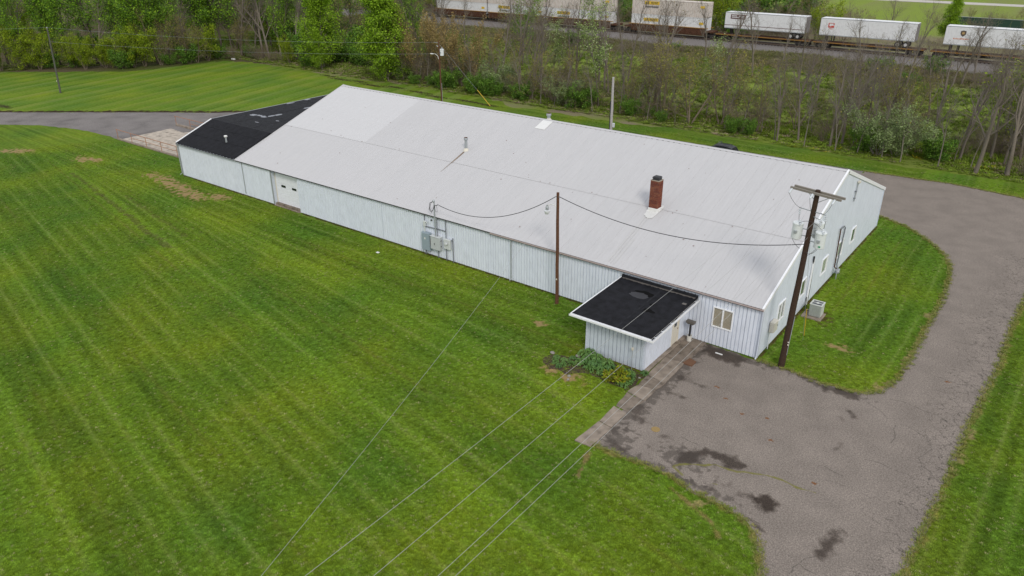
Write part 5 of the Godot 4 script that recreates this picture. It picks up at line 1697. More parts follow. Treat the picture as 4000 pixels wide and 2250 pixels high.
# ---------------------------------------------------------------- car beyond the ridge
func make_car() -> void:
	var c := thing("parked_car", "dark blue car parked behind the warehouse with a door open", "car", V3(-19.0, 0.0, -38.1), 0.0)
	# stations along the length: x, half width low, half width high, sill, belt, roof
	var body := MB.new()
	var st := [[-2.25, 0.62, 0.6, 0.45, 0.62, 0.62], [-2.1, 0.82, 0.78, 0.28, 0.86, 0.86], [-1.0, 0.9, 0.86, 0.26, 1.0, 1.02], [-0.9, 0.9, 0.86, 0.26, 1.0, 1.04], [1.5, 0.9, 0.86, 0.26, 1.06, 1.1], [2.05, 0.86, 0.8, 0.3, 1.02, 1.04], [2.2, 0.7, 0.68, 0.5, 0.9, 0.9]]
	for i in st.size() - 1:
		var a: Array = st[i]
		var b: Array = st[i + 1]
		for s in [-1.0, 1.0]:
			var p := [V3(a[0], a[3], a[1] * s), V3(b[0], b[3], b[1] * s), V3(b[0], b[4], b[2] * s), V3(a[0], a[4], a[2] * s)]
			if s > 0:
				body.quad(p[0], p[1], p[2], p[3])
			else:
				body.quad(p[1], p[0], p[3], p[2])
		body.quad(V3(a[0], a[4], a[2]), V3(b[0], b[4], b[2]), V3(b[0], b[4], -b[2]), V3(a[0], a[4], -a[2]))
	for e in [st[0], st[-1]]:
		body.quad(V3(e[0], e[3], -e[1]), V3(e[0], e[3], e[1]), V3(e[0], e[4], e[2]), V3(e[0], e[4], -e[2]))
	part("body", body, M.car_paint, c)
	var roof := MB.new()
	var rp := [[-0.35, 1.5, 0.62], [0.0, 1.6, 0.66], [0.9, 1.62, 0.66], [1.5, 1.57, 0.63], [1.75, 1.48, 0.6]]
	for i in rp.size() - 1:
		var a: Array = rp[i]
		var b: Array = rp[i + 1]
		roof.quad(V3(a[0], a[1], a[2]), V3(b[0], b[1], b[2]), V3(b[0], b[1] + 0.025, 0), V3(a[0], a[1] + 0.025, 0))
		roof.quad(V3(a[0], a[1] + 0.025, 0), V3(b[0], b[1] + 0.025, 0), V3(b[0], b[1], -b[2]), V3(a[0], a[1], -a[2]))
	for s in [-1.0, 1.0]:
		roof.rod(V3(-1.0, 1.02, 0.84 * s), V3(-0.35, 1.5, 0.62 * s), 0.04, 6)
		roof.rod(V3(1.95, 1.05, 0.8 * s), V3(1.72, 1.5, 0.6 * s), 0.05, 6)
		roof.rod(V3(0.45, 1.04, 0.85 * s), V3(0.4, 1.6, 0.66 * s), 0.04, 6)
		roof.rod(V3(0.0, 1.66, 0.55 * s), V3(1.4, 1.66, 0.52 * s), 0.02, 6)
	part("roof", roof, M.car_paint, c)
	part("windshield", quad_mb(V3(-1.0, 1.02, 0.8), V3(-0.36, 1.5, 0.6), V3(-0.36, 1.5, -0.6), V3(-1.0, 1.02, -0.8)), M.car_glass, c)
	part("rear_window", quad_mb(V3(1.74, 1.5, 0.58), V3(1.95, 1.06, 0.76), V3(1.95, 1.06, -0.76), V3(1.74, 1.5, -0.58)), M.car_glass, c)
	for s in [-1.0, 1.0]:
		part("side_window", quad_mb(V3(-0.9, 1.03, 0.85 * s), V3(1.9, 1.08, 0.82 * s), V3(1.7, 1.5, 0.61 * s), V3(-0.33, 1.5, 0.63 * s)), M.car_glass, c)
	part("tail_light", MB.new().cbox(V3(2.0, 0.85, 0.6), V3(2.16, 1.0, 0.82), 0.02), M.chrome, c)
	# door swung open on the far side
	var d := MB.new()
	d.cbox(V3(0, 0.3, -0.03), V3(1.05, 1.0, 0.03), 0.015)
	d.rod(V3(0.05, 1.0, 0), V3(0.6, 1.52, 0), 0.025, 6).rod(V3(0.6, 1.52, 0), V3(0.98, 1.5, 0), 0.025, 6).rod(V3(0.98, 1.5, 0), V3(1.03, 1.0, 0), 0.035, 6)
	var door := part("open_door", d, M.car_paint, c, V3(-0.75, 0, -0.88))
	door.rotation.y = 1.15
	part("door_window", quad_mb(V3(0.08, 1.0, 0), V3(1.0, 1.0, 0), V3(0.96, 1.49, 0), V3(0.6, 1.5, 0)), M.glass, door)
	for q in [[-1.45, 0.8], [-1.45, -0.8], [1.35, 0.8], [1.35, -0.8]]:
		var w := part("wheel", MB.new().lathe([Vector2(0.2, -0.11), Vector2(0.31, -0.11), Vector2(0.34, -0.07), Vector2(0.34, 0.07), Vector2(0.31, 0.11), Vector2(0.2, 0.11)], 20, Transform3D(Basis(Vector3.RIGHT, PI / 2), Vector3.ZERO)), M.rubber, c, V3(q[0], 0.34, q[1]))
		part("rim", MB.new().lathe([Vector2(0, -0.09), Vector2(0.2, -0.1), Vector2(0.2, 0.1), Vector2(0, 0.09)], 14, Transform3D(Basis(Vector3.RIGHT, PI / 2), Vector3.ZERO)), M.chrome, w)

func quad_mb(a: Vector3, b: Vector3, c: Vector3, d: Vector3) -> MB:
	var m := MB.new()
	m.quad(a, b, c, d)
	return m

# ---------------------------------------------------------------- railway
const RAIL_Y := 2.3
const TRAIN_Z := -112.9

func lettering(called: String, s: String, size: float, m: Material, parent: Node3D, at: Vector3) -> void:
	var t := TextMesh.new()
	t.text = s
	t.font_size = 64
	t.pixel_size = size / 64.0
	t.depth = 0.01
	t.curve_step = 4.0
	var f := SystemFont.new()
	f.font_names = PackedStringArray(["Droid Sans"])
	f.font_weight = 700
	t.font = f
	put(called, t, m, parent, at)

func bogie(parent: Node3D, x: float) -> void:
	var b := part("bogie", MB.new().cbox(V3(x - 1.2, 0.35, -1.05), V3(x + 1.2, 0.72, -0.85), 0.05).cbox(V3(x - 1.2, 0.35, 0.85), V3(x + 1.2, 0.72, 1.05), 0.05).box(V3(x - 0.3, 0.4, -0.9), V3(x + 0.3, 0.8, 0.9)), M.bogie, parent)
	for dx in [-0.87, 0.87]:
		for z in [-0.75, 0.75]:
			part("wheel", MB.new().lathe([Vector2(0, -0.07), Vector2(0.42, -0.07), Vector2(0.45, -0.04), Vector2(0.42, 0.07), Vector2(0, 0.07)], 18, Transform3D(Basis(Vector3.RIGHT, PI / 2), V3(x + dx, 0.43, z))), M.bogie, b)

func well_car(x0: float, x1: float, label: String) -> void:
	var o := thing("well_car", label, "railcar", V3((x0 + x1) / 2, RAIL_Y, TRAIN_Z), 0.0, "container well cars")
	var h := (x1 - x0) / 2
	for s in [-1.0, 1.0]:
		var w := MB.new()
		w.cbox(V3(-h, 0.55, s * 1.33 - 0.05), V3(h, 1.8, s * 1.33 + 0.05), 0.03)
		var side := part("well_side", w, M.rust, o)
		for k in 13:
			part("side_post", MB.new().cbox(V3(-h + 0.3 + k * (2 * h - 0.6) / 12 - 0.07, 0.6, s * 1.39 - 0.04), V3(-h + 0.3 + k * (2 * h - 0.6) / 12 + 0.07, 1.75, s * 1.39 + 0.06), 0.02), M.rust, side)
		part("top_chord", MB.new().cbox(V3(-h - 0.6, 1.8, s * 1.34 - 0.1), V3(h + 0.6, 1.95, s * 1.34 + 0.12), 0.02), M.sill_yellow, o)
	part("well_floor", MB.new().box(V3(-h, 0.45, -1.3), V3(h, 0.55, 1.3)), M.rust, o)
	for s in [-1.0, 1.0]:
		part("end_platform", MB.new().cbox(V3(minf(s * h, s * (h + 1.7)), 1.05, -1.3), V3(maxf(s * h, s * (h + 1.7)), 1.4, 1.3), 0.04), M.rust, o)
		bogie(o, s * (h + 0.9))

func container(x0: float, x1: float, y0: float, y1: float, m: Material, label: String, group: String) -> Node3D:
	var o := thing("shipping_container", label, "container", V3((x0 + x1) / 2, y0, TRAIN_Z), 0.0, group)
	var h := (x1 - x0) / 2
	var t := y1 - y0
	var b := sheet(-h + 0.1, h - 0.1, 0.45, 0.03, flat(0.12), flat(t - 0.12), V3(0, 0, 1.25), Vector3.RIGHT, Vector3.UP, Vector3.BACK, 0.18)
	b.box(V3(-h + 0.06, 0.06, -1.25), V3(h - 0.06, t - 0.06, 1.22))
	part("body", b, m, o)
	var f := MB.new()
	for y in [0.0, t - 0.13]:
		f.box(V3(-h, y, -1.3), V3(h, y + 0.13, -1.2)).box(V3(-h, y, 1.2), V3(h, y + 0.13, 1.3))
	for x in [-h, h - 0.14]:
		for z in [-1.3, 1.16]:
			f.box(V3(x, 0.131, z + 0.002), V3(x + 0.14, t - 0.131, z + 0.138))
	part("frame", f, m, o)
	return o

func sign_on(o: Node3D, x: float, y: float, two: bool) -> void:
	part("sign_panel", MB.new().box(V3(x, y, 1.3), V3(x + 3.4, y + 0.62, 1.325)), M.sign_yellow, o)
	lettering("lettering", "J.B. HUNT", 0.62, M.ink, o, V3(x + 1.7, y + 0.31, 1.335))
	if two:
		lettering("lettering", "Intermodal", 0.55, M.ink, o, V3(x + 1.75, y - 0.42, 1.335))

func trailer(x0: float, x1: float, label: String) -> Node3D:
	var o := thing("semi_trailer", label, "trailer", V3(x0, RAIL_Y + 1.15, TRAIN_Z), 0.0, "trailers riding on flatcars")
	var l := x1 - x0
	part("box_body", MB.new().cbox(V3(0, 1.15, -1.3), V3(l, 4.15, 1.3), 0.06), M.trailer, o)
	part("roof_rail", MB.new().box(V3(0.05, 4.05, 1.3), V3(l - 0.05, 4.15, 1.325)), M.galv, o)
	part("floor_rail", MB.new().box(V3(0.05, 1.16, 1.3), V3(l - 0.05, 1.30, 1.325)), M.galv, o)
	var k := 1.0
	while k < l - 0.5:
		part("side_post", MB.new().box(V3(k, 1.3, 1.3), V3(k + 0.03, 4.05, 1.308)), M.trailer, o)
		k += 1.22
	part("rear_door", MB.new().box(V3(l, 1.2, -1.25), V3(l + 0.03, 4.1, 1.25)), M.trailer_rear, o)
	for w in [l - 2.6, l - 1.3]:
		for z in [-1.05, 1.05]:
			var t := part("wheel", MB.new().lathe([Vector2(0.28, -0.14), Vector2(0.5, -0.14), Vector2(0.52, -0.1), Vector2(0.52, 0.1), Vector2(0.5, 0.14), Vector2(0.28, 0.14)], 18, Transform3D(Basis(Vector3.RIGHT, PI / 2), Vector3.ZERO)), M.rubber, o, V3(w, 0.53, z))
			part("hub", MB.new().lathe([Vector2(0, -0.12), Vector2(0.28, -0.12), Vector2(0.28, 0.12), Vector2(0, 0.13)], 14, Transform3D(Basis(Vector3.RIGHT, PI / 2), Vector3.ZERO)), M.hub, t)
	part("landing_leg", MB.new().box(V3(2.2, 0.1, 0.7), V3(2.36, 1.2, 0.9)).box(V3(2.2, 0.1, -0.9), V3(2.36, 1.2, -0.7)).box(V3(0.9, 0.0, -0.4), V3(1.3, 1.15, 0.4)), M.bogie, o)
	return o

func flatcar(x0: float, x1: float, label: String) -> void:
	var o := thing("flatcar", label, "railcar", V3((x0 + x1) / 2, RAIL_Y, TRAIN_Z), 0.0, "flatcars carrying trailers")
	var h := (x1 - x0) / 2
	part("deck", MB.new().cbox(V3(-h, 0.9, -1.3), V3(h, 1.15, 1.3), 0.03), M.rust, o)
	part("side_sill", MB.new().cbox(V3(-h, 0.98, 1.3), V3(h, 1.12, 1.36), 0.01), M.sill_yellow, o)
	part("centre_sill", MB.new().box(V3(-h + 0.5, 0.45, -0.4), V3(h - 0.5, 0.9, 0.4)), M.bogie, o)
	for s in [-1.0, 1.0]:
		bogie(o, s * (h - 1.6))

func make_railway() -> void:
	var bed := MB.new()
	var x0 := -260.0
	var x1 := 160.0
	var prof := [Vector2(-103.6, 1.0), Vector2(-109.4, 2.02), Vector2(-116.4, 2.02), Vector2(-122.0, 1.0)]
	for i in 3:
		bed.quad(V3(x0, prof[i].y, prof[i].x), V3(x1, prof[i].y, prof[i].x), V3(x1, prof[i + 1].y, prof[i + 1].x), V3(x0, prof[i + 1].y, prof[i + 1].x))
	setting("ballast_bed", bed, M.ballast, "grey stone ballast under the railway track")
	var tr := thing("railway_track", "railway track with dark sleepers on the ballast", "track", V3(0, 0, TRAIN_Z))
	for z in [-0.75, 0.75]:
		part("rail", MB.new().box(V3(-200, 2.14, z - 0.036), V3(120, RAIL_Y, z + 0.036)).box(V3(-200, 2.12, z - 0.07), V3(120, 2.14, z + 0.07)), M.rail_steel, tr)
	var sl := MB.new().cbox(V3(-0.12, 1.99, -1.3), V3(0.12, 2.118, 1.3), 0.02).mesh()
	for k in 230:
		put("sleeper", sl, M.sleeper, tr, V3(-130.0 + k * 0.62, 0, 0))
	var wells := [[-126.8, -110.65], [-110.1, -93.8], [-92.7, -75.9], [-70.8, -53.86]]
	for k in 4:
		var q: Array = wells[k]
		well_car(q[0] + 0.05, q[1] - 0.05, ["rust-brown well car under the containers nearest the woods", "rust-brown well car under containers with a two-line sign", "rust-brown well car under the stained pinkish container", "rust-brown well car beside the first flatcar"][k])
		var lo := container(q[0], q[1], RAIL_Y + 1.02, RAIL_Y + 3.84, M.container_new, ["white lower container nearest the woods, half hidden by branches", "white lower container with yellow sign over dark lettering", "white lower container under the stained pinkish one", "white lower container with one yellow sign panel"][k], "lower containers of the train")
		var hi := container(q[0], q[1], RAIL_Y + 3.86, RAIL_Y + 6.75, M.container, ["pale upper container nearest the woods", "pale upper container above the two-line sign", "stained pinkish upper container behind bare branches", "stained upper container with yellow sign and dark lettering below it"][k], "upper containers of the train")
		var l: float = q[1] - q[0]
		if k == 1: sign_on(lo, -l / 2 + 3.2, 1.9, true)
		if k == 2: sign_on(lo, -l / 2 + 2.8, 1.6, true)
		if k == 3:
			sign_on(lo, -l / 2 + 2.9, 1.5, false)
			sign_on(hi, -l / 2 + 2.9, 1.95, true)
		part("corner_mark", MB.new().box(V3(l / 2 - 1.5, 1.5, 1.3), V3(l / 2 - 0.6, 1.95, 1.32)), M.sign_yellow, lo)
		part("corner_mark", MB.new().box(V3(l / 2 - 1.5, 1.75, 1.3), V3(l / 2 - 0.6, 2.2, 1.32)), M.sign_yellow, hi)
	for q in [[-51.6, -33.0, "rusty flatcar under the trailer with a maroon stripe"], [-32.4, -13.6, "rusty flatcar under the trailer with a red emblem"], [-12.6, 7.0, "rusty flatcar under the trailer with a brown shield"]]:
		flatcar(q[0], q[1], q[2])
	var t1 := trailer(-50.0, -34.2, "white semi-trailer with a dark sign panel and maroon stripe")
	part("stripe", MB.new().box(V3(0.05, 1.75, 1.3), V3(15.7, 1.84, 1.33)), M.maroon, t1)
	part("sign_panel", MB.new().box(V3(1.15, 2.95, 1.3), V3(4.15, 3.75, 1.325)), M.maroon, t1)
	for q in [[1.35, 3.15, 2.9, 3.3], [1.35, 3.42, 2.4, 3.58], [2.7, 3.42, 3.9, 3.58], [3.1, 3.15, 3.95, 3.3]]:
		part("print_bar", MB.new().box(V3(q[0], q[1], 1.325), V3(q[2], q[3], 1.333)), M.trailer, t1)
	var t2 := trailer(-31.6, -15.4, "white semi-trailer with a small red square emblem")
	var em := MB.new()
	em.box(V3(1.45, 2.55, 1.3), V3(1.62, 3.35, 1.325)).box(V3(1.62, 2.55, 1.3), V3(2.5, 2.78, 1.325)).box(V3(2.0, 2.78, 1.3), V3(2.5, 2.9, 1.325)).box(V3(1.62, 3.27, 1.3), V3(2.5, 3.35, 1.325)).box(V3(2.35, 3.0, 1.3), V3(2.5, 3.27, 1.325))
	part("emblem", em, M.red, t2)
	part("print_bar", MB.new().box(V3(1.7, 2.3, 1.3), V3(2.3, 2.4, 1.32)), M.red, t2)
	var t3 := trailer(-10.95, 5.2, "white semi-trailer with a brown shield emblem")
	var sh := MB.new()
	var pts := PackedVector2Array([Vector2(2.3, 3.45), Vector2(2.7, 3.55), Vector2(3.1, 3.45), Vector2(3.12, 3.0), Vector2(2.95, 2.75), Vector2(2.7, 2.55), Vector2(2.45, 2.75), Vector2(2.28, 3.0)])
	for k in pts.size():
		var a := pts[k]
		var b := pts[(k + 1) % pts.size()]
		sh.quad(V3(2.7, 3.1, 1.325), V3(b.x, b.y, 1.32), V3(a.x, a.y, 1.32), V3(2.7, 3.1, 1.325))
	part("emblem", sh, M.emblem, t3)
	part("emblem_centre", MB.new().box(V3(2.52, 2.95, 1.326), V3(2.88, 3.3, 1.332)), M.gold, t3)
	var xx := 1.35
	rng.seed = 41
	while xx < 3.6:
		var wd := rng.randf_range(0.1, 0.22)
		part("print_bar", MB.new().box(V3(xx, 2.1, 1.3), V3(xx + wd, 2.1 + rng.randf_range(0.14, 0.28), 1.32)), M.orange_print, t3)
		xx += wd + 0.06
	# dark green hoarding beyond the train
	var fe := thing("green_hoarding", "dark green hoarding standing in the field beyond the train", "fence", V3(-18.6, 1.1, -165))
	for k in 20:
		part("hoarding_panel", MB.new().box(V3(k * 2.4, 0, k * 0.06), V3(k * 2.4 + 2.36, 3.2, k * 0.06 + 0.06)), M.green_fence, fe)
	part("top_rail", MB.new().box(V3(0, 3.2, -0.02), V3(48, 3.3, 0.1), Transform3D(Basis(Vector3.UP, -0.025), Vector3.ZERO)), M.galv, fe)

# ---------------------------------------------------------------- trees and shrubs
var tw: MB
var tl: MB
var tr: RandomNumberGenerator
var tp: Dictionary

func leaf_at(p: Vector3) -> void:
	var c: Array = tp.leaf
	var s: float = tp.leaf_size * tr.randf_range(0.6, 1.4)
	var a := Vector3(tr.randfn(), tr.randfn() * 0.7, tr.randfn()).normalized()
	var b := a.cross(Vector3(tr.randfn(), tr.randfn(), tr.randfn())).normalized()
	var n := a.cross(b)
	if n.y < 0:
		b = -b
		n = -n
	n = (n + Vector3.UP * 0.4).normalized()
	var col: Color = c[tr.randi() % c.size()]
	var e := tr.randf_range(0.75, 1.3)
	tl.col = Color(col.r * e, col.g * e, col.b * e)
	var i := tl.vert(p - a * s * 0.1, n)
	tl.vert(p + a * s * 0.45 + b * s * 0.28, n)
	tl.vert(p + a * s, n)
	tl.vert(p + a * s * 0.45 - b * s * 0.28, n)
	tl.ix.append_array([i, i + 1, i + 2, i, i + 2, i + 3])

func grow(p: Vector3, d: Vector3, ln: float, r: float, level: int) -> void:
	var last: int = tp.levels - 1
	var seg: int = [6, 4, 3, 2, 1][level]
	var sides: int = [7, 5, 4, 3, 3][level]
	var path := PackedVector3Array([p])
	var rad := PackedFloat32Array([r])
	var q := p
	var dir := d
	var bend: float = tp.bend * [0.35, 0.8, 1.0, 1.2, 1.0][level]
	for i in seg:
		dir = (dir + Vector3(tr.randfn(), tr.randfn() * 0.6, tr.randfn()) * bend + Vector3.UP * tp.rise * (0.0 if level == 0 else 1.0)).normalized()
		q += dir * ln / seg
		path.append(q)
		rad.append(maxf(r * (1.0 - (i + 1.0) / seg * 0.82), 0.005))
	tw.tube(path, rad, sides, false)
	if level < last:
		var n := int(round(tp.kids[level] * tr.randf_range(0.8, 1.2)))
		for k in n:
			var t: float = lerpf(tp.first if level == 0 else 0.18, 1.0, (k + tr.randf()) / n)
			var f := t * seg
			var i := mini(int(f), seg - 1)
			var at := path[i].lerp(path[i + 1], f - i)
			var ax := (path[i + 1] - path[i]).normalized()
			var side := ax.cross(Vector3(tr.randfn(), tr.randfn(), tr.randfn())).normalized()
			var ang: float = tp.angle * tr.randf_range(0.7, 1.25)
			if level == 0:
				ang *= lerpf(1.15, 0.55, t)
			var nd := (ax * cos(ang) + side * sin(ang)).normalized()
			var reach: float = [tp.spread, 0.5, 0.5, 0.55][level]
			var nl: float = (tp.height * reach if level == 0 else ln * reach) * tr.randf_range(0.7, 1.2)
			if level == 0:
				var u: float = (t - tp.first) / (1.0 - tp.first)
				nl *= [1.0 - 0.55 * u, 1.05 - u * 0.85, 0.6 + 0.9 * u * (1.25 - u)][tp.shape]
			grow(at, nd, nl, maxf(lerpf(r, r * 0.2, t) * 0.62, 0.0065), level + 1)
	if level >= last - 1 and tp.leaves > 0.0:
		var m := int(tp.leaves * tr.randf_range(0.6, 1.4) + tr.randf())
		for k in m:
			var f := tr.randf() * seg
			var i := mini(int(f), seg - 1)
			leaf_at(path[i].lerp(path[i + 1], f - i) + Vector3(tr.randfn(), tr.randfn(), tr.randfn()) * tp.puff)

const TREE := {"height": 10.0, "trunk": 0.16, "first": 0.25, "spread": 0.42, "angle": 0.75, "bend": 0.16, "rise": 0.08, "levels": 4, "kids": [14, 7, 6], "leaves": 0.0, "leaf_size": 0.2, "puff": 0.15, "shape": 0, "leaf": [Color(0.1, 0.16, 0.02)], "stems": 1, "lean": 0.05}

func grow_kind(sd: int, over: Dictionary) -> Array:
	tp = TREE.duplicate()
	tp.merge(over, true)
	tr = RandomNumberGenerator.new()
	tr.seed = sd
	tw = MB.new()
	tl = MB.new()
	tl.has_c = true
	for s in tp.stems:
		var a: float = TAU * s / float(tp.stems) + tr.randf()
		var lean: float = tp.lean * (1.0 if tp.stems == 1 else 1.0 + tr.randf())
		var off := Vector3(cos(a), 0, sin(a)) * (0.0 if tp.stems == 1 else 0.16)
		grow(off - Vector3.UP * 0.15, Vector3(cos(a) * lean, 1, sin(a) * lean).normalized(), tp.height * (1.0 if s == 0 else tr.randf_range(0.65, 1.0)), tp.trunk * (1.0 if s == 0 else 0.8), 0)
	return [tw.mesh(), tl.mesh() if tl.v.size() else null]

var kinds := {}

func plant(kind: String, x: float, z: float, h: float, sd: int, own := "") -> void:
	if not own and z > -66.0 and (kind in ["leafy", "olive", "bare", "lime"]):
		for c in [Vector2(-99.3, -51.5), Vector2(-83.0, -50.5)]:
			if c.distance_to(Vector2(x, z)) < 8.5:
				return
	var k: Dictionary = kinds[kind]
	var v: Array = k.forms[sd % k.forms.size()]
	var s: float = h / k.height
	var place := "in the treeline along the mown strip"
	if z < -119.0:
		place = "in the scrub beyond the freight train"
	elif z < -91.0 and x > -112.0:
		place = "on the bank below the freight train"
	elif x < -100.0 or (x < -66.0 and z < -55.0):
		place = "in the woods behind the lawn" if x < -112.0 and z < -54.0 else "at the edge of the woods by the far lawn"
	elif z < -56.0:
		place = "in the meadow between treeline and train"
	var big := "tall" if s > 1.08 else ("short" if s < 0.8 else "middle-sized")
	var o := thing(k.name, own if own else "%s %s %s" % [big, k.label, place], k.category, V3(x, maxf(land(x, z), -0.03), z), sd * 2.399, k.group)
	var wd := s * (0.88 + 0.24 * fmod(sd * 0.618, 1.0))
	o.scale = V3(wd, s, wd)
	put("trunk" if k.category == "tree" else "stems", v[0], k.bark, o)
	if v[1]:
		put("crown" if k.category == "tree" else "foliage", v[1], M.leaf, o)

func make_kinds() -> void:
	var fresh := [Color(0.224, 0.390, 0.022), Color(0.176, 0.321, 0.022), Color(0.291, 0.458, 0.039), Color(0.137, 0.263, 0.027)]
	var deep := [Color(0.122, 0.246, 0.039), Color(0.087, 0.185, 0.034), Color(0.173, 0.308, 0.044)]
	var lime := [Color(0.258, 0.342, 0.018), Color(0.198, 0.289, 0.018), Color(0.304, 0.380, 0.030), Color(0.138, 0.213, 0.018)]
	var pale := [Color(0.217, 0.304, 0.087), Color(0.275, 0.362, 0.123), Color(0.160, 0.246, 0.058), Color(0.406, 0.464, 0.246)]
	var olive := [Color(0.226, 0.217, 0.040), Color(0.290, 0.263, 0.054), Color(0.181, 0.190, 0.036)]
	var tan_ := [Color(0.304, 0.225, 0.087), Color(0.362, 0.275, 0.102), Color(0.246, 0.181, 0.072)]
	var sage := [Color(0.233, 0.308, 0.125), Color(0.300, 0.375, 0.167), Color(0.167, 0.233, 0.083)]
	var defs := {
		"bright": {"name": "green_tree", "label": "dense bright green tapering tree", "category": "tree", "group": "bright green trees behind the ridge", "bark": M.bark, "n": 2, "over": {"height": 14.0, "trunk": 0.2, "first": 0.06, "spread": 0.32, "angle": 0.98, "shape": 1, "kids": [46, 9, 5], "leaves": 17.0, "leaf_size": 0.22, "puff": 0.3, "leaf": [Color(0.23, 0.38, 0.025), Color(0.18, 0.31, 0.022), Color(0.28, 0.43, 0.035), Color(0.14, 0.25, 0.02)], "rise": 0.1}},
		"leafy": {"name": "leafy_tree", "label": "green leafy tree", "category": "tree", "group": "leafy trees of the woods", "bark": M.bark_dark, "n": 4, "over": {"height": 14.0, "trunk": 0.2, "first": 0.28, "spread": 0.36, "shape": 2, "kids": [18, 7, 6], "leaves": 9.0, "leaf_size": 0.23, "puff": 0.32, "leaf": fresh + deep}},
		"lime": {"name": "lime_shrub", "label": "yellow-green leafing shrub", "category": "shrub", "group": "yellow-green shrubs at the woods' edge", "bark": M.bark_brown, "n": 3, "over": {"height": 7.0, "trunk": 0.07, "first": 0.12, "spread": 0.42, "shape": 2, "stems": 5, "lean": 0.3, "kids": [7, 6, 4], "leaves": 9.0, "leaf_size": 0.21, "puff": 0.22, "leaf": lime}},
		"under": {"name": "green_shrub", "label": "dark green shrub", "category": "shrub", "group": "dark green shrubs under the trees", "bark": M.bark_brown, "n": 3, "over": {"height": 3.0, "trunk": 0.04, "first": 0.1, "spread": 0.45, "shape": 2, "stems": 6, "lean": 0.45, "kids": [6, 5, 4], "leaves": 7.0, "leaf_size": 0.18, "puff": 0.16, "leaf": deep + [Color(0.11, 0.2, 0.025)]}},
		"bare": {"name": "bare_tree", "label": "leafless grey-brown tree", "category": "tree", "group": "bare trees between the warehouse and the railway", "bark": M.bark, "n": 5, "over": {"height": 11.0, "trunk": 0.17, "first": 0.22, "spread": 0.4, "angle": 0.68, "bend": 0.17, "rise": 0.10, "levels": 5, "kids": [11, 6, 4, 2], "leaves": 0.05, "leaf_size": 0.15, "leaf": olive}},
		"grey": {"name": "grey_sapling", "label": "slender leafless pale grey sapling", "category": "tree", "group": "pale grey saplings along the treeline", "bark": M.bark_grey, "n": 3, "over": {"height": 7.0, "trunk": 0.07, "first": 0.35, "spread": 0.28, "angle": 0.6, "bend": 0.14, "rise": 0.1, "kids": [11, 6, 4], "leaves": 0.08, "leaf_size": 0.14, "leaf": olive}},
		"brush": {"name": "brown_thicket", "label": "tangled leafless brown thicket", "category": "shrub", "group": "brown thickets along the treeline", "bark": M.bark_brown, "n": 4, "over": {"height": 5.0, "trunk": 0.05, "first": 0.08, "spread": 0.5, "angle": 0.8, "bend": 0.22, "rise": 0.02, "stems": 7, "lean": 0.5, "kids": [8, 6, 5], "leaves": 0.12, "leaf_size": 0.13, "leaf": olive}},
		"olive": {"name": "budding_tree", "label": "brown tree budding olive green", "category": "tree", "group": "olive budding trees behind the ridge", "bark": M.bark_brown, "n": 3, "over": {"height": 9.5, "trunk": 0.11, "first": 0.14, "spread": 0.44, "angle": 0.75, "stems": 3, "lean": 0.28, "kids": [12, 7, 6], "leaves": 1.1, "leaf_size": 0.16, "puff": 0.08, "leaf": olive}},
		"tan": {"name": "tan_willow", "label": "dense tan-brown upright willow", "category": "tree", "group": "tan willows by the street light pole", "bark": M.bark_tan, "n": 2, "over": {"height": 10.0, "trunk": 0.1, "first": 0.1, "spread": 0.45, "angle": 0.5, "rise": 0.22, "stems": 6, "lean": 0.38, "kids": [10, 7, 6], "leaves": 2.4, "leaf_size": 0.18, "puff": 0.08, "leaf": tan_}},
		"pale": {"name": "blossoming_tree", "label": "pale green leafing tree", "category": "tree", "group": "pale leafing trees", "bark": M.bark, "n": 2, "over": {"height": 11.0, "trunk": 0.13, "first": 0.3, "spread": 0.34, "shape": 2, "kids": [14, 7, 5], "leaves": 5.5, "leaf_size": 0.2, "puff": 0.16, "leaf": pale}},
		"sage": {"name": "sage_shrub", "label": "round sage-green shrub", "category": "shrub", "group": "sage-green shrubs", "bark": M.bark_grey, "n": 2, "over": {"height": 5.0, "trunk": 0.05, "first": 0.12, "spread": 0.42, "shape": 2, "stems": 6, "lean": 0.4, "kids": [7, 6, 5], "leaves": 5.5, "leaf_size": 0.15, "puff": 0.14, "leaf": sage}},
	}
	var sd := 100
	for k in defs:
		var d: Dictionary = defs[k]
		d.forms = []
		d.height = d.over.height
		for i in d.n:
			d.forms.append(grow_kind(sd, d.over))
			sd += 1
		kinds[k] = d

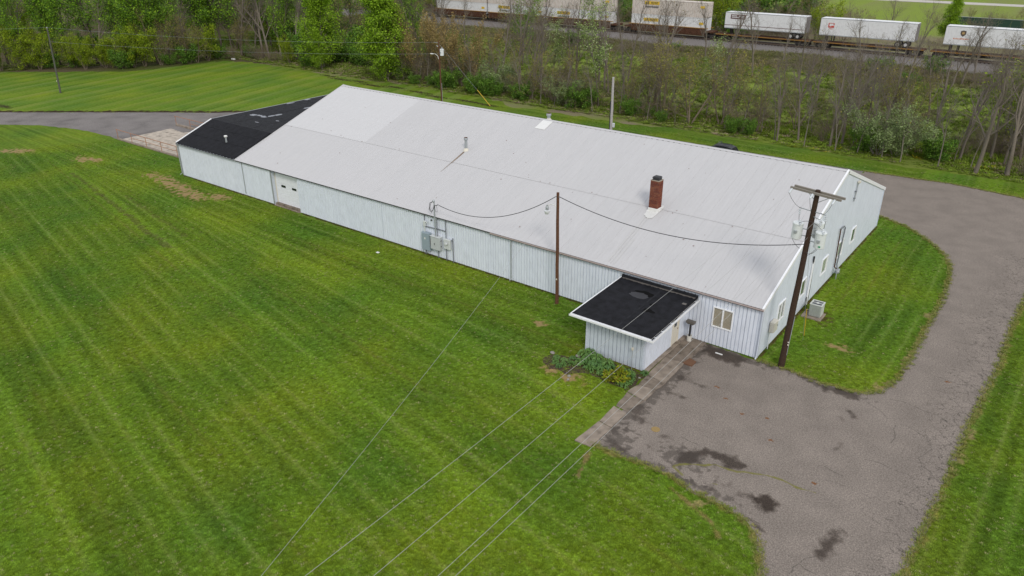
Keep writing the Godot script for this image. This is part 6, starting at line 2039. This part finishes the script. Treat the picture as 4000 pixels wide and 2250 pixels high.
func make_woods() -> void:
	make_kinds()
	var r := RandomNumberGenerator.new()
	r.seed = 9
	var sd := 0
	# single trees one can point to
	for q in [["bright", -99.3, -51.5, 16.0, "tall bright green cone-shaped tree nearer the far woods"], ["bright", -83.0, -50.5, 16.5, "tall bright green cone-shaped tree beside the tan willows"], ["bright", -97.6, -49.6, 6.5, "small bright green tree under the cone-shaped tree nearer the woods"], ["bright", -81.0, -49.5, 7.5, "small bright green tree between cone-shaped tree and tan willows"],
		["tan", -76.5, -52.5, 10.0, "tan-brown upright willow beside the bright green cone-shaped tree"], ["tan", -71.5, -53.0, 10.4, "tallest tan-brown upright willow, middle one of three"], ["tan", -67.5, -54.5, 8.5, "lowest tan-brown upright willow behind the street light pole"],
		["pale", -43.0, -53.0, 11.4, "tall pale green leafing tree above the treeline thickets"], ["pale", -56.0, -60.0, 8.6], ["pale", -28.5, -56.5, 7.5],
		["olive", -32.5, -52.0, 9.6], ["olive", -28.5, -51.5, 9.8], ["olive", -25.0, -53.0, 8.6], ["olive", -49.5, -51.5, 7.4], ["olive", -53.5, -51.0, 7.0], ["olive", -61.0, -54.0, 8.0], ["olive", -38.0, -52.0, 7.4], ["olive", -45.5, -51.0, 6.2], ["olive", -20.0, -52.0, 8.0], ["olive", -35.5, -54.5, 8.8],
		["sage", -5.6, -50.0, 5.2, "larger round sage-green shrub among bare trees by the back drive"], ["sage", -4.0, -50.8, 4.2, "smaller sage-green shrub leaning on the larger one"], ["sage", -59.5, -52.0, 4.6], ["sage", -47.0, -50.5, 3.8],
		["bright", -14.3, -136.0, 9.0, "single feathery green tree before the green hoarding"], ["lime", -55.5, -123.5, 9.0], ["lime", -33.0, -122.0, 6.5], ["lime", 8.5, -60.0, 9.5], ["lime", -73.0, -125.0, 8.0],
		["bare", 4.1, -49.0, 13.0], ["bare", 6.8, -50.0, 13.5], ["bare", 2.0, -53.0, 11.5], ["bare", 9.5, -55.0, 13.0], ["bare", -14.5, -51.0, 9.0], ["bare", -16.5, -49.5, 9.5],
		["bare", -57.2, -57.0, 13.0], ["bare", -52.5, -62.0, 13.5], ["bare", -62.0, -60.0, 12.5], ["bare", -48.0, -63.0, 12.0], ["bare", -33.0, -84.0, 12.5], ["bare", -36.0, -80.0, 11.5],
		["bare", -11.0, -57.0, 9.0], ["bare", -7.0, -60.0, 10.0], ["bare", -1.5, -57.0, 10.0], ["bare", -4.0, -68.0, 9.5], ["bare", 0.8, -64.0, 10.5],
		["grey", -2.9, -48.6, 7.2], ["grey", 0.6, -49.2, 8.0], ["grey", -13.2, -49.0, 7.0], ["grey", -9.8, -49.2, 7.4], ["grey", -7.6, -49.8, 6.6]]:
		plant(q[0], q[1], q[2], q[3], sd, q[4] if q.size() > 4 else "")
		sd += 1
	# the line of saplings and thickets along the mown strip
	var x := -80.0
	while x < 12.0:
		var bright := x < -16.0
		if r.randf() < (0.5 if bright else 0.12):
			plant("brush", x + r.randf_range(-1, 1), -50.5 - r.randf() * 4.0, r.randf_range(3.0, 5.4) if bright else r.randf_range(1.8, 3.4), sd)
		sd += 1
		if r.randf() < (0.75 if bright else 0.4):
			plant("grey", x + r.randf_range(-1, 1), -49.4 - r.randf() * 3.0, r.randf_range(5.0, 7.6), sd)
		sd += 1
		if r.randf() < (0.5 if bright else 0.12):
			plant("under", x + r.randf_range(-1, 1), -49.6 - r.randf() * 2.5, r.randf_range(1.2, 2.8), sd)
		sd += 1
		x += 1.9
	for k in 15:
		plant(["bare", "bare", "grey"][k % 3], r.randf_range(-20.0, 13.0), r.randf_range(-50.0, -64.0), r.randf_range(7.5, 11.0), sd)
		sd += 1
	for k in 14:
		plant("brush", r.randf_range(-24.0, 11.0), r.randf_range(-50.5, -60.0), r.randf_range(2.6, 4.8), sd)
		sd += 1
	for k in 6:
		plant("olive", r.randf_range(-22.0, 12.0), r.randf_range(-54.0, -68.0), r.randf_range(6.0, 8.5), sd)
		sd += 1
	for k in 9:
		plant("bare", r.randf_range(-66.0, -38.0), r.randf_range(-56.0, -72.0), r.randf_range(9.0, 13.0), sd)
		sd += 1
	# bare trees and brush standing about the meadow
	for k in 13:
		plant("bare", r.randf_range(-62.0, 14.0), r.randf_range(-54.0, -92.0), r.randf_range(7.0, 11.0), sd)
		sd += 1
	for k in 26:
		var px := r.randf_range(-95.0, 14.0)
		plant("brush", px, r.randf_range(-92.0, -100.0), r.randf_range(1.4, 2.8), sd)
		sd += 1
	for k in 14:
		plant("bare", r.randf_range(-95.0, 12.0), r.randf_range(-93.0, -101.0), r.randf_range(6.0, 10.0), sd)
		sd += 1
	for k in 8:
		plant("under", r.randf_range(-95.0, 12.0), r.randf_range(-90.0, -102.0), r.randf_range(1.2, 2.6), sd)
		sd += 1
	# wood between the bright trees and the railway
	for k in 26:
		plant(["bare", "olive", "leafy", "bare"][r.randi() % 4], r.randf_range(-122.0, -66.0), r.randf_range(-56.0, -84.0), r.randf_range(8.5, 12.0), sd)
		sd += 1
	for k in 22:
		plant(["brush", "under", "lime"][r.randi() % 3], r.randf_range(-120.0, -70.0), r.randf_range(-52.5, -66.0), r.randf_range(2.5, 5.5), sd)
		sd += 1
	# edge of the green woods on the far lawn, and the woods behind it
	var edge := [[-166.0, 4.0], [-153.0, -6.0], [-141.8, -15.5], [-134.8, -21.6], [-129.0, -26.5], [-124.5, -31.0], [-122.6, -37.0], [-121.6, -44.0], [-119.0, -49.0], [-112.0, -49.4], [-105.0, -49.6], [-92.0, -49.6]]
	for k in edge.size() - 1:
		for i in 4:
			var t := (i + r.randf()) / 4.0
			var p := Vector2(lerpf(edge[k][0], edge[k + 1][0], t), lerpf(edge[k][1], edge[k + 1][1], t))
			var inw := Vector2(-0.75, -0.66) * r.randf_range(0.4, 3.2)
			var kd: String = "lime" if (k < 5 and r.randf() < 0.4) else ["under", "brush", "brush", "under", "lime", "olive"][r.randi() % 6]
			plant(kd, p.x + inw.x, p.y + inw.y, r.randf_range(3.5, 6.5) if kd == "lime" else (r.randf_range(6.0, 9.0) if kd == "olive" else r.randf_range(1.5, 3.6)), sd)
			sd += 1
		for i in 3:
			var t := (i + r.randf()) / 3.0
			var p := Vector2(lerpf(edge[k][0], edge[k + 1][0], t), lerpf(edge[k][1], edge[k + 1][1], t)) + Vector2(-0.75, -0.66) * r.randf_range(3.0, 8.0)
			plant(["leafy", "bare", "leafy", "leafy"][r.randi() % 4], p.x, p.y, r.randf_range(11.0, 17.0), sd)
			sd += 1
	for k in 80:
		var px := r.randf_range(-235.0, -112.0)
		var pz := r.randf_range(-150.0, -20.0)
		if pz > -52.0 and px > -124.0 - (pz + 52.0) * 0.62 - 6.0:
			continue
		plant(["leafy", "leafy", "bare", "leafy", "olive"][r.randi() % 5], px, pz, r.randf_range(11.0, 16.0), sd)
		sd += 1
	for k in 46:
		var px := r.randf_range(-185.0, -118.0)
		var pz := r.randf_range(-95.0, -22.0)
		if pz > -52.0 and px > -124.0 - (pz + 52.0) * 0.62 - 4.0:
			continue
		plant(["leafy", "under", "leafy", "lime", "brush"][k % 5], px, pz, [15.0, 4.0, 13.0, 6.0, 5.0][k % 5] * r.randf_range(0.8, 1.15), sd)
		sd += 1
	# scrub beyond the track
	for k in 76:
		plant(["brush", "under", "olive", "olive", "bare", "brush", "lime"][r.randi() % 7], r.randf_range(-160.0, -24.0), r.randf_range(-121.0, -150.0), r.randf_range(4.5, 9.0), sd)
		sd += 1
	for k in 30:
		plant(["brush", "olive", "brush"][r.randi() % 3], r.randf_range(-48.0, 14.0), r.randf_range(-122.0, -200.0), r.randf_range(2.0, 4.5), sd)
		sd += 1
	make_undergrowth(r)
	make_bed()

# weeds, fallen leaves and shoots over the woodland floor
func make_undergrowth(r: RandomNumberGenerator) -> void:
	var mb := MB.new()
	mb.has_c = true
	for k in 14:
		var a := r.randf() * TAU
		var d := Vector3(cos(a), 0, sin(a))
		var w := Vector3(-d.z, 0, d.x) * r.randf_range(0.018, 0.04)
		var base := d * r.randf() * 0.22
		var tip := base + d * r.randf_range(0.1, 0.24) + Vector3.UP * r.randf_range(0.08, 0.34)
		mb.col = grey(r.randf_range(0.7, 1.3))
		var mid := base.lerp(tip, 0.55) + Vector3.UP * 0.05
		mb.tri(base, mid + w, tip)
		mb.tri(base, tip, mid - w)
	var n := 130000
	var buf := PackedFloat32Array()
	buf.resize(n * 16)
	var f := FastNoiseLite.new()
	f.seed = 32
	f.frequency = 0.09
	f.fractal_octaves = 3
	var done := 0
	while done < n:
		var z := -47.6 - 60.0 * pow(r.randf(), 1.15)
		var x := r.randf_range(-150.0, 16.0)
		if done % 6 == 0:
			x = r.randf_range(-150.0, -118.0)
			z = r.randf_range(-60.0, -16.0)
		if z > -48.0 and x > -121.0 - (z + 47.0) * 0.62 - 1.5:
			continue
		if z < -57.0 and z > -91.0 and x > -95.0 and r.randf() < 0.8:
			continue
		var a := f.get_noise_2d(x, z)
		if r.randf() > (0.62 + a * 0.9) * clampf((-46.8 - z) / 4.0, 0.25, 1.0):
			continue
		var c := Color(0.17, 0.25, 0.035)
		var t := r.randf()
		if t < (0.28 if x < -18.0 or z < -60.0 else 0.12): c = Color(0.30, 0.24, 0.16)
		elif t < 0.5: c = Color(0.22, 0.30, 0.04)
		elif t < 0.515 and z > -52.0 and x > -22.0: c = Color(0.42, 0.36, 0.02)
		if z < -60.0 and z > -90.0: c = c.lerp(Color(0.10, 0.17, 0.02), 0.5)
		if z < -92.0: c = c.lerp(Color(0.17, 0.14, 0.09), 0.6)
		var e := r.randf_range(0.7, 1.3)
		var s := r.randf_range(0.6, 1.8)
		var an := r.randf() * TAU
		var o := done * 16
		buf[o] = cos(an) * s
		buf[o + 2] = sin(an) * s
		buf[o + 3] = x
		buf[o + 5] = s * r.randf_range(0.6, 1.6) * clampf((-46.5 - z) / 12.0, 0.2, 0.7)
		buf[o + 7] = land(x, z)
		buf[o + 8] = -sin(an) * s
		buf[o + 10] = cos(an) * s
		buf[o + 11] = z
		buf[o + 12] = c.r * e
		buf[o + 13] = c.g * e
		buf[o + 14] = c.b * e
		buf[o + 15] = 1.0
		done += 1
	var mm := MultiMesh.new()
	mm.transform_format = MultiMesh.TRANSFORM_3D
	mm.use_colors = true
	mm.mesh = mb.mesh()
	mm.instance_count = done
	mm.buffer = buf
	var o2 := MultiMeshInstance3D.new()
	o2.name = "undergrowth"
	o2.multimesh = mm
	o2.material_override = M.blade
	add_child(o2)
	tag(o2, "weeds, shoots and dead leaves covering the woodland floor", "undergrowth", "", "stuff")

# planting bed at the porch
func make_bed() -> void:
	var pts := P2([-9.8, 7.5, -9.7, 6.7, -8.3, 6.1, -8.2, 5.35, -4.5, 5.3, -4.2, 5.5, -4.2, 6.6, -4.5, 7.4, -5.4, 7.3, -6.3, 7.1, -7.3, 7.5, -8.0, 8.0, -8.9, 7.9])
	setting("soil_bed", MB.new().slab(ragged(pts, 0.25, 0.35, 72), -0.05, 0.015), M.soil, "bare brown soil of the planting bed at the porch")
	var spots := [[-8.05, 5.75, 0.62], [-7.6, 6.1, 0.6], [-7.2, 5.85, 0.66], [-6.9, 6.35, 0.6], [-7.4, 6.6, 0.52], [-6.5, 5.9, 0.62], [-6.45, 6.5, 0.52], [-7.0, 6.85, 0.45], [-6.1, 6.15, 0.5], [-5.9, 6.6, 0.45], [-5.6, 5.9, 0.45], [-7.8, 6.6, 0.5], [-5.2, 5.9, 0.38], [-8.4, 6.5, 0.34], [-8.7, 6.95, 0.34], [-9.2, 7.0, 0.36], [-9.0, 7.4, 0.32], [-8.5, 7.35, 0.32], [-8.2, 7.0, 0.32], [-4.75, 6.3, 0.45], [-4.65, 6.75, 0.42], [-4.6, 7.15, 0.36], [-4.95, 7.1, 0.36], [-4.9, 5.9, 0.36], [-4.35, 5.4, 0.34], [-8.6, 7.65, 0.28], [-6.3, 6.9, 0.36], [-7.9, 5.45, 0.55]]
	var r := RandomNumberGenerator.new()
	r.seed = 15
	var leafcol := [Color(0.075, 0.17, 0.035), Color(0.10, 0.21, 0.04), Color(0.13, 0.25, 0.055), Color(0.085, 0.19, 0.045)]
	for q in spots:
		var o := thing("broadleaf_plant", "broad-leaved green plant in the bed at the porch wall", "plant", V3(q[0], 0.0, q[1]), r.randf() * TAU, "broad-leaved plants in the porch bed")
		var n := 52
		var col: Color = leafcol[r.randi() % 4]
		var lm := mat(col.r, col.g, col.b, 0.5)
		lm.backlight_enabled = true
		lm.backlight = Color(0.3, 0.35, 0.1)
		for k in n:
			var mb := MB.new()
			var a := r.randf() * TAU
			var d := Vector3(cos(a), 0, sin(a))
			var w := Vector3(-d.z, 0, d.x)
			var s: float = q[2] * 0.78
			var el := r.randf()
			var b0 := d * 0.03
			var b1 := d * s * (0.25 + 0.35 * (1 - el)) + Vector3.UP * s * (0.3 + 0.6 * el)
			var b2 := b1 + d * s * 0.3 - Vector3.UP * s * 0.02
			var b3 := b2 + d * s * 0.2 - Vector3.UP * s * 0.16
			w *= s * r.randf_range(0.07, 0.12)
			var up := Vector3.UP * s * 0.05
			mb.tri(b0, b1 - w * 0.3, b1 + w * 0.3)
			mb.quad(b1 - w * 0.5, b2 - w + up, b2, b1)
			mb.quad(b1, b2, b2 + w + up, b1 + w * 0.5)
			mb.tri(b2 - w + up, b3, b2)
			mb.tri(b2, b3, b2 + w + up)
			part("leaf", mb, lm, o)
	# golden shrub
	tp = TREE.duplicate()
	var g := grow_kind(501, {"height": 0.75, "trunk": 0.012, "first": 0.1, "spread": 0.55, "stems": 9, "lean": 0.7, "levels": 3, "kids": [8, 5], "leaves": 6.0, "leaf_size": 0.12, "puff": 0.05, "bend": 0.2, "leaf": [Color(0.26, 0.29, 0.02), Color(0.20, 0.25, 0.02), Color(0.14, 0.21, 0.02), Color(0.28, 0.24, 0.03)]})
	var gs := thing("golden_shrub", "small yellow-leaved shrub beside the concrete walk", "shrub", V3(-5.25, 0, 6.75))
	put("stems", g[0], M.bark_brown, gs)
	put("foliage", g[1], M.leaf, gs)
	# stones in the bed
	var k := 0
	for q in [[-8.32, 6.05, 0.16], [-9.75, 6.6, 0.15], [-5.9, 5.5, 0.1], [-4.4, 5.9, 0.08], [-7.6, 8.1, 0.12], [-7.45, 8.45, 0.1]]:
		var mb := MB.new()
		var prof := []
		for i in 7:
			var a := -PI / 2 + PI * i / 6.0
			prof.append(Vector2(cos(a) * q[2] * (0.9 + 0.15 * sin(i * 2.0 + k)), sin(a) * q[2] * 0.6 + q[2] * 0.4))
		mb.lathe(prof, 9)
		for i in mb.v.size():
			var p := mb.v[i]
			mb.v[i] = p + Vector3(sin(p.y * 40.0 + k), sin(p.x * 35.0), cos(p.z * 33.0 + k)) * q[2] * 0.12
		var st := single("stone", mb, M.stone, "rounded grey-pink stone in the porch bed", "stone", V3(q[0], 0, q[1]), "stones in the porch bed")
		st.rotation.y = k * 1.3
		k += 1

func _ready() -> void:
	make_view()
	make_materials()
	make_lawn_map()
	make_ground()
	make_warehouse()
	make_porch()
	make_slabs()
	make_railway()
	make_poles()
	make_services()
	make_car()
	make_woods()
	make_grass()
